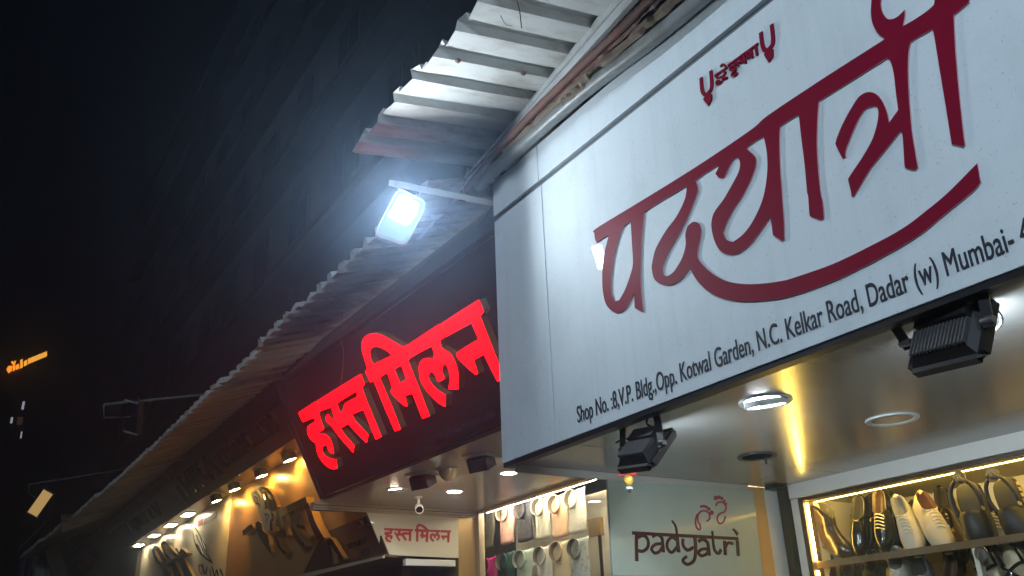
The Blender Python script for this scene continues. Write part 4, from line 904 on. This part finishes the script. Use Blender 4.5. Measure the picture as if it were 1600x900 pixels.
# far end: dark shutters, red post, tarpaulins
fe = thing('row_end_front', (-24, 3.3, 0), 'dark unlit shop fronts at the far end of the row', 'shop front')
box('wall', (-32, 3.75, 0.12), (-18.70, 3.9, 4.3), 'brown_fascia', fe)
box('signband', (-27, 3.30, 3.12), (-18.75, 3.74, 3.9), 'grey_fascia', fe)
box('red_post', (-18.95, 3.20, 0.12), (-18.75, 3.29, 3.42), 'red_paint', fe)
prism('hanging_board', [pX(70, 862, -22), pX(92, 838, -22), pX(112, 930, -22), pX(90, 930, -22)], (-0.1, 0, 0), 'brown_fascia', fe)
def tarp(name, px, X, m, label):
    t = thing(name, pX(*px[0], X), label, 'tarpaulin'); P = [pX(x, y, X) for x, y in px]; bm = B(); n = 10; rows = []
    for i in range(n + 1):
        rows.append([bm.verts.new(P[0].lerp(P[1], j / n).lerp(P[3].lerp(P[2], j / n), i / n) + V((0.25 * math.sin(j * 1.9 + i * 0.4) + 0.1 * random.random(), 0, 0.05 * math.sin(j * 2.2)))) for j in range(n + 1)])
    for a, c in zip(rows, rows[1:]):
        for j in range(n): bm.faces.new((a[j], a[j + 1], c[j + 1], c[j]))
    o = obj('sheet', bm, m, t, smooth='all'); sd = o.modifiers.new('thick', 'SOLIDIFY'); sd.thickness = 0.01
    tube('rope', [P[0], P[0] + V((0.2, 0.5, 0.7))], 0.015, 'thread', t, n=5)
tarp('tarpaulin', [(50, 872), (66, 876), (90, 930), (46, 930)], -24.0, 'tarp_white', 'crumpled white tarpaulin hanging at the far left end of the row')
tarp('tarpaulin', [(28, 860), (66, 858), (56, 930), (18, 930)], -25.0, 'tarp_blue', 'dark blue tarpaulin behind the white one at the far left end')

# ================================================================== SHOE CABINET
cb = thing('shoe_cabinet', (-2.0, YC, 0), 'walnut framed glass shoe cabinet edged with yellow light strips', 'cabinet')
X0 = -3.655; ZTOP = 2.425; ZB1 = 2.085
box('side_frame', (X0 - 0.034, YC + 0.012, 0.12), (X0, YC + 0.10, 2.45), 'walnut_frame', cb, bev=0.002)
box('top_rail', (X0 + 0.001, YC + 0.012, ZTOP + 0.004), (XR, YC + 0.10, 2.45), 'walnut_frame', cb)
box('back_panel', (X0 - 0.03, 4.92, 0.12), (XR, 4.94, 2.448), 'cabinet_lining', cb)
box('side_panel', (X0 - 0.03, YC + 0.102, 0.12), (X0 - 0.002, 4.918, 2.448), 'cabinet_lining', cb)
box('top_panel', (X0, YC + 0.102, ZTOP + 0.018), (XR, 4.918, 2.449), 'cabinet_lining', cb)
box('light_strip', (X0 + 0.016, YC + 0.102, ZTOP + 0.002), (XR, YC + 0.114, ZTOP + 0.016), 'led_yellow', cb)
box('light_strip', (X0 + 0.002, YC + 0.030, ZB1 + 0.002), (X0 + 0.014, YC + 0.042, ZTOP - 0.008), 'led_yellow', cb)
box('light_strip', (X0 + 0.002, YC + 0.030, 1.70), (X0 + 0.014, YC + 0.042, ZB1 - 0.05), 'led_yellow', cb)
for zb in (ZB1, 1.68): box('shelf', (X0 + 0.002, YC + 0.045, zb - 0.036), (XR, 4.915, zb), 'shelf_wood', cb, bev=0.002)
box('divider', (-2.70, YC + 0.06, 1.68), (-2.675, 4.91, ZB1 - 0.037), 'cabinet_lining', cb)
box('pane', (X0 + 0.001, YC + 0.014, 1.7), (XR, YC + 0.020, ZTOP + 0.003), 'glass_pane', cb)

def shoe_mesh(L, W, prof, opening, lining_depth=0.75):
    """prof: list of (s, half width factor, height); opening: (s0, s1) where the top is open. Returns a bmesh with faces of slot 1 inside"""
    bm = B(); rings = []; N = 26
    def lerp(s):
        for (a, w0_, h0), (b_, w1, h1) in zip(prof, prof[1:]):
            if s <= b_: 
                t = (s - a) / (b_ - a); t = t * t * (3 - 2 * t) * 0.6 + t * 0.4; return w0_ + (w1 - w0_) * t, h0 + (h1 - h0) * t
        return prof[-1][1:]
    for i in range(N + 1):
        s = i / N; wf, h = lerp(s); hw = W / 2 * wf; x = L * s
        o = 0.0
        if opening[0] < s < opening[1]: o = min(1, min(s - opening[0], opening[1] - s) / 0.06)
        ring = []
        for k in range(7):                       # outer left, sole to rim
            t = k / 6; ring.append((-hw * (1 - 0.35 * t ** 3 * (1 - o) - 0.28 * t * o * min(1, h / 0.12)) * (math.cos(t * math.pi / 2 * (1 - o) * 0.9)), h * (math.sin(t * math.pi / 2) * (1 - o) + t * o)))
        rimx = ring[-1][0]
        inner = []
        for k in range(1, 6):
            t = k / 6; xx = rimx * (1 - 2 * t); dd = math.sin(t * math.pi) * lining_depth * h * o
            inner.append((xx * (1 - 0.08 * o), h - dd if o > 0 else h * (1 + 0.0)))
        ring += inner + [(-a, b_) for a, b_ in ring[::-1]]
        rings.append([bm.verts.new((x, a, b_)) for a, b_ in ring])
    n = len(rings[0])
    for r0, r1, i in zip(rings, rings[1:], range(N)):
        for k in range(n - 1):
            f = bm.faces.new((r0[k], r0[k + 1], r1[k + 1], r1[k]))
            s = (i + 0.5) / N
            if 6 <= k < n - 7 and opening[0] + 0.02 < s < opening[1] - 0.02: f.material_index = 1
    bm.faces.new(rings[0]); bm.faces.new(rings[-1][::-1])
    return bm
def sole_bm(L, W, prof, th, heel=0.0, ext=1.05):
    bm = B(); top, bot = [], []
    for i in range(21):
        s = i / 20
        for (a, w0_, _), (b_, w1, _) in zip(prof, prof[1:]):
            if a <= s <= b_: wf = w0_ + (w1 - w0_) * (s - a) / (b_ - a)
        y = W / 2 * wf * ext
        top.append((L * (s * 1.02 - 0.01), y))
    out_ = top + [(x, -y) for x, y in top[::-1]]
    add_prism(bm, [(x, y, 0) for x, y in out_], (0, 0, -th))
    if heel: 
        hh = [(x, y) for x, y in top if x < L * 0.28]; add_prism(bm, [(x, y, -th - 0.0005) for x, y in hh + [(x, -y) for x, y in hh[::-1]]], (0, 0, -heel))
    bmesh.ops.remove_doubles(bm, verts=bm.verts, dist=1e-6)
    return bm
P_BOOT = [(0, .5, .17), (.06, .8, .18), (.25, .9, .185), (.46, .86, .165), (.56, .84, .11), (.68, .92, .08), (.82, .95, .062), (.93, .62, .045), (1, .16, .022)]
P_DRESS = [(0, .40, .062), (.06, .66, .066), (.2, .74, .060), (.4, .80, .062), (.5, .92, .068), (.66, 1.0, .060), (.82, .88, .046), (.94, .52, .034), (1, .18, .02)]
P_SNEAK = [(0, .42, .085), (.07, .70, .088), (.2, .78, .074), (.36, .82, .076), (.48, .92, .084), (.64, 1.0, .068), (.82, .92, .050), (.94, .60, .040), (1, .22, .024)]
def shoe(label, M, prof, opening, mats, L=0.28, W=0.10, sole=('rubber_dark', 0.01, 0.0), laces=None, cat='shoe', scale=1.0, cap=None):
    t = thing('shoe', M.to_translation(), label, cat, 'shoes on display in the glass cabinet')
    place(t, M)
    obj('upper', shoe_mesh(L, W, prof, opening), mats, t, True, smooth='all')
    obj('sole', sole_bm(L, W, prof, sole[1], sole[2]), sole[0], t, True)
    if laces:
        for k in range(laces[1]):
            s = opening[1] + 0.02 + k * 0.055; 
            h = 0.07 - 0.006 * k
            for (a, w0_, h0), (b_, w1, h1) in zip(prof, prof[1:]):
                if a <= s <= b_: h = h0 + (h1 - h0) * (s - a) / (b_ - a)
            tube('lace', spline([(L * s - 0.006, -0.022, h * 0.90), (L * s, 0, h + 0.005), (L * s + 0.006, 0.022, h * 0.90)], 4), 0.0035, laces[0], t, True, n=5)
    if cap: obj('toe_cap', sole_bm(L * 0.99, W, [(0, .02, 0), (.84, .02, 0), (.85, .80, 0), (.94, .66, 0), (1, .26, 0)], 0.0), cap, t, True) if False else None
    return t
def stand(x, y, Yd, toe, topn, k=1.15):
    """matrix with the shoe's middle at a picture point: toe = way the toe points, topn = way the opening faces"""
    c = pY(x, y, Yd); X = V(toe).normalized(); Z = (V(topn) - X * V(topn).dot(X)).normalized(); Yv = Z.cross(X)
    M = Matrix((X, Yv, Z)).transposed().to_4x4(); M.translation = c - X * 0.14 * k - Z * 0.03; return M @ Matrix.Scale(k, 4)
T = (-0.02, -0.35, -0.94); F = (0.25, -0.85, 0.35)
M = stand(1300, 838, 4.46, (0.86, -0.10, -0.50), (0.48, -0.3, 0.82), 1.15); M.translation += V((-0.01, 0, -0.02))
shoe('dark brown leather ankle boot at the left end of the cabinet', M, P_BOOT, (0.02, 0.48), ['leather_brown', 'lining_dark'], L=0.29, W=0.10, sole=('rubber_dark', 0.010, 0.022), cat='boot')
shoe('plain black leather slip on standing toe down beside the boot', stand(1343, 818, 4.47, T, F), P_DRESS, (0.02, 0.46), ['leather_black', 'lining_dark'], L=0.30, W=0.098, sole=('rubber_dark', 0.010, 0.02))
shoe('second black slip on partly behind the shiny laced shoe', stand(1362, 816, 4.56, T, F), P_DRESS, (0.02, 0.46), ['leather_black', 'lining_dark'], L=0.30, W=0.098, sole=('rubber_dark', 0.010, 0.02))
shoe('shiny black studded patent shoe with tan inner sole', stand(1378, 809, 4.46, (0.08, -0.35, -0.93), F), P_DRESS, (0.02, 0.46), ['leather_black', 'leather_tan'], L=0.30, W=0.10, sole=('rubber_dark', 0.010, 0.02), laces=('steel', 5))
shoe('white sneaker with grey toe standing toe down, left of the cream one', stand(1417, 820, 4.46, (0.35, -0.35, -0.87), (0.35, -0.85, 0.3)), P_SNEAK, (0.02, 0.42), ['canvas_white', 'canvas_grey'], L=0.29, W=0.102, sole=('rubber_sole', 0.022, 0.0), laces=('lace', 6), cat='sneaker')
shoe('cream sneaker with red lining and loose laces', stand(1457, 812, 4.50, (0.55, -0.30, -0.78), (0.62, -0.55, 0.5)), P_SNEAK, (0.02, 0.42), ['canvas_cream', 'lining_red'], L=0.31, W=0.105, sole=('rubber_sole', 0.022, 0.0), laces=('lace', 6), cat='sneaker')
shoe('dark suede shoe behind the first black clog', stand(1492, 838, 4.60, (0.3, -0.3, -0.9), F), P_DRESS, (0.02, 0.46), ['leather_brown', 'leather_tan'], L=0.26, W=0.09, sole=('rubber_dark', 0.01, 0.02))
shoe('grey sneaker with white sole between the two black clogs', stand(1553, 818, 4.58, (0.45, -0.3, -0.85), (0.4, -0.8, 0.4)), P_SNEAK, (0.02, 0.42), ['canvas_grey', 'lining_dark'], L=0.29, W=0.10, sole=('rubber_sole', 0.026, 0.0), laces=('lace', 5), cat='sneaker')
D_ = dict(L=0.28, W=0.095, sole=('rubber_dark', 0.01, 0.02))
shoe('black oxford peeking out behind the shiny patent shoe', stand(1397, 812, 4.62, (0.10, -0.3, -0.93), F), P_DRESS, (0.02, 0.44), ['leather_black', 'lining_dark'], **D_)
shoe('black loafer tucked behind the white sneaker', stand(1437, 826, 4.64, (0.2, -0.3, -0.92), F), P_DRESS, (0.02, 0.44), ['leather_matte', 'lining_dark'], **D_)
shoe('black laced shoe in the back row between the cream sneaker and first clog', stand(1478, 805, 4.66, (0.15, -0.3, -0.93), F), P_DRESS, (0.02, 0.44), ['leather_black', 'lining_dark'], laces=('lining_dark', 4), **D_)
shoe('black shoe third from the left on the lower shelf', stand(1366, 902, 4.48, T, F), P_DRESS, (0.02, 0.44), ['leather_black', 'lining_dark'], **D_)
shoe('white shoe left of the navy sneaker on the lower shelf', stand(1405, 904, 4.48, T, F), P_SNEAK, (0.02, 0.42), ['canvas_white', 'canvas_grey'], L=0.28, W=0.1, sole=('rubber_sole', 0.02, 0), laces=('lace', 5), cat='sneaker')
def clog(label, M, lettering):
    t = thing('clog', M.to_translation(), label, 'clog', 'clogs hung on the cabinet glass'); place(t, M)
    Pp = [(0, .50, 0), (.06, .78, 0), (.2, .88, 0), (.4, .86, 0), (.6, 1.0, 0), (.8, .98, 0), (.93, .70, 0), (1, .30, 0)]
    L, W = 0.30, 0.125
    obj('footbed', sole_bm(L, W, Pp, 0.028), 'leather_matte', t, True)
    # vamp dome over the front half
    bm = B(); rows = []
    for i in range(9):
        s = 0.46 + 0.53 * i / 8
        for (a, w0_, _), (b_, w1, _) in zip(Pp, Pp[1:]):
            if a <= s <= b_: wf = w0_ + (w1 - w0_) * (s - a) / (b_ - a)
        hh = 0.058 * (1 - (i / 8) ** 3) + 0.012
        rows.append([bm.verts.new((L * s, W / 2 * wf * 1.03 * math.cos(math.pi * k / 12), hh * math.sin(math.pi * k / 12) - 0.002)) for k in range(13)])
    for r0, r1 in zip(rows, rows[1:]):
        for k in range(12): bm.faces.new((r0[k], r0[k + 1], r1[k + 1], r1[k]))
    o = obj('vamp', bm, 'leather_matte', t, True, smooth='all'); sd = o.modifiers.new('thick', 'SOLIDIFY'); sd.thickness = 0.006
    bm = B(); pth = [(L * 0.42, W * 0.45, 0.02), (L * 0.25, W * 0.50, 0.038), (L * 0.06, W * 0.34, 0.052), (-0.008, 0, 0.056), (L * 0.06, -W * 0.34, 0.052), (L * 0.25, -W * 0.50, 0.038), (L * 0.42, -W * 0.45, 0.02)]
    add_tube(bm, spline(pth, 5), 0.009, 8); obj('heel_strap', bm, 'leather_matte', t, True, smooth=True)
    for s in (-1, 1): lathe('rivet', [(0, -0.002), (0.011, -0.002), (0.010, 0.003), (0, 0.004)], 'gold_print' if s > 0 else 'leather_matte', t, True, 12, Matrix.Translation((L * 0.44, s * W * 0.47, 0.024)) @ Matrix.Rotation(-s * math.pi / 2, 4, 'X'))
    if lettering:
        for k in range(7): 
            box('side_print', (L * (0.10 + 0.085 * k), W * 0.455, -0.022), (L * (0.15 + 0.085 * k), W * 0.485, -0.006), 'gold_print', t, True)
    else: lathe('badge', [(0, 0), (0.010, 0), (0.009, 0.002), (0, 0.002)], 'gold_print', t, True, 14, Matrix.Translation((L * 0.72, 0.012, 0.050)))
    return t
clog('black clog with heel strap hung below the first suction cup', stand(1517, 802, 4.42, (0.14, -0.12, -0.98), (0.05, -0.98, 0.15)), False)
clog('black clog with pale printing along its side at the right edge', stand(1576, 797, 4.42, (0.20, -0.12, -0.97), (-0.12, -0.98, 0.15)), True)
# lower shelf, tops in view
Z2 = 1.68
shoe('brown boot top at the left of the lower shelf', stand(1290, 905, 4.46, T, F), P_DRESS, (0.02, 0.46), ['leather_brown', 'lining_dark'], L=0.30, W=0.12, sole=('rubber_dark', 0.01, 0.02))
shoe('dark brown shoe second from the left on the lower shelf', stand(1327, 905, 4.46, T, F), P_DRESS, (0.02, 0.46), ['leather_brown', 'lining_dark'], L=0.30, W=0.11, sole=('rubber_dark', 0.01, 0.02))
shoe('navy sneaker with pale laces on the lower shelf', stand(1447, 915, 4.46, (0.3, -0.4, -0.87), F), P_SNEAK, (0.02, 0.40), ['canvas_grey', 'lining_dark'], L=0.30, W=0.11, sole=('rubber_sole', 0.022, 0), laces=('lace', 6), cat='sneaker')
shoe('brown leather shoe beside the navy sneaker on the lower shelf', stand(1488, 912, 4.50, T, F), P_DRESS, (0.02, 0.46), ['leather_brown', 'leather_tan'], L=0.28, W=0.10, sole=('rubber_dark', 0.01, 0.02))
def sandal(label, M):
    t = thing('sandal', M.to_translation(), label, 'sandal', 'strap sandals on the lower shelf'); place(t, M); L, W = 0.28, 0.10
    obj('footbed', sole_bm(L, W, P_SNEAK, 0.018), 'canvas_cream', t, True)
    for a, b_ in (((L * .30, -W * .45, 0.0), (L * .62, W * .45, 0.0)), ((L * .30, W * .45, 0.0), (L * .62, -W * .45, 0.0))):
        bm = B(); mid_ = ((a[0] + b_[0]) / 2, 0, 0.05); P = spline([a, (a[0] * .8 + b_[0] * .2, a[1] * 0.7, 0.036), mid_, (a[0] * .2 + b_[0] * .8, b_[1] * 0.7, 0.036), b_], 4)
        add_tube(bm, P, 0.008, 6); obj('strap', bm, 'leather_black', t, True, smooth=True)
    bm = B(); add_tube(bm, spline([(L * .3, W * .42, 0), (L * .1, W * .40, 0.05), (0, 0, 0.06), (L * .1, -W * .40, 0.05), (L * .3, -W * .42, 0)], 4), 0.007, 6); obj('heel_strap', bm, 'leather_black', t, True, smooth=True)
sandal('black cross strap sandal below the lower suction cup', stand(1540, 903, 4.42, (0.05, -0.2, -0.97), (0, -0.98, 0.2)))
sandal('black strap sandal at the right end of the lower shelf', stand(1583, 900, 4.42, (0.1, -0.2, -0.97), (0, -0.98, 0.2)))
for i, (x, y, lb) in enumerate([(1499, 747, 'clear suction cup above the first black clog'), (1551, 742, 'clear suction cup above the printed black clog'), (1533, 865, 'clear suction cup on the lower part of the cabinet glass')]):
    q = pY(x, y, YC + 0.013); t = thing('suction_cup', q, lb, 'suction cup', 'suction cups on the cabinet glass')
    lathe('cup', [(0.036, 0), (0.034, 0.004), (0.020, 0.008), (0.010, 0.012), (0, 0.014)], 'clear_plastic', t, n=22, M=basis(q, V((0, -1, 0))))
    tube('hook', spline([q + V((0, -0.014, 0)), q + V((0, -0.03, -0.004)), q + V((0, -0.034, -0.018)), q + V((0, -0.024, -0.022))], 3), 0.003, 'steel', t, n=6)

# ================================================================== STREET LAMP added out of view across the road, to light the white sign
SLX, SLY = 2.6, -6.0
sl = thing('added_street_lamp', (SLX, SLY, 0), 'tall street lamp added out of view across the road to light the shop signs', 'street lamp')
lathe('pole', [(0.11, 0), (0.11, 0.5), (0.07, 0.55), (0.05, 6.2), (0, 6.22)], 'arm_metal', sl, n=16, M=Matrix.Translation((SLX, SLY, 0)))
tube('arm', spline([(SLX, SLY, 6.1), (SLX, SLY + 0.3, 6.25), (SLX, SLY + 0.8, 6.25)], 5), 0.035, 'arm_metal', sl)
hd = basis(V((SLX, SLY + 1.0, 6.2)), V((-0.42, 0.75, -0.52)), V((0, 0, 1)))
emit('added_street_led', (0.70, 0.86, 1.0), 1150)
box('head', (-0.16, -0.32, -0.10), (0.16, 0.32, -0.001), 'lamp_housing', sl, bev=0.01, M=hd)
box('lens', (-0.13, -0.28, 0.0), (0.13, 0.28, 0.004), 'added_street_led', sl, M=hd)

# ---- floodlight added out of view past the sign's right end, to even out its light
emit('flood_light_added', (0.72, 0.88, 1.0), 240)
tl = floodlight('street_floodlight', 'added out-of-view floodlight on an arm past the right end of the white sign, aimed at it', 0.26, 0.2, 'flood_light_added', 'floodlights on arms along the roof edge')
tc_ = V((1.1, 0.55, 3.75)); place(tl, basis(tc_, V((-0.38, 0.92, -0.05)), V((0, 0, 1))))
for mn_, mx_ in (((-0.13, -0.1, 0.0145), (-0.124, 0.1, 0.12)), ((0.124, -0.1, 0.0145), (0.13, 0.1, 0.12)), ((-0.1235, 0.094, 0.0145), (0.1235, 0.1, 0.12))): box('visor', mn_, mx_, 'black_paint', tl, True)  # plates keep the added floodlight off the far roof
tube('arm', [tc_ + V((0.06, -0.05, 0.0)), tc_ + V((0.12, -0.05, 0.5)), V((1.25, 2.3, 4.42))], 0.018, 'arm_metal', tl, n=8)

# ================================================================== NIGHT HAZE
hz = bpy.data.materials.new('haze'); hz.use_nodes = True; nt = hz.node_tree; nt.nodes.clear()
pv = nt.nodes.new('ShaderNodeVolumePrincipled'); pv.inputs['Color'].default_value = (0.50, 0.70, 1.0, 1); pv.inputs['Density'].default_value = 0.0145; pv.inputs['Anisotropy'].default_value = 0.87
o_ = nt.nodes.new('ShaderNodeOutputMaterial'); nt.links.new(pv.outputs[0], o_.inputs['Volume']); MATS['haze'] = hz
h = box('haze', (-95, -16, -1.2), (34, 16, 28), 'haze'); h['kind'] = 'stuff'
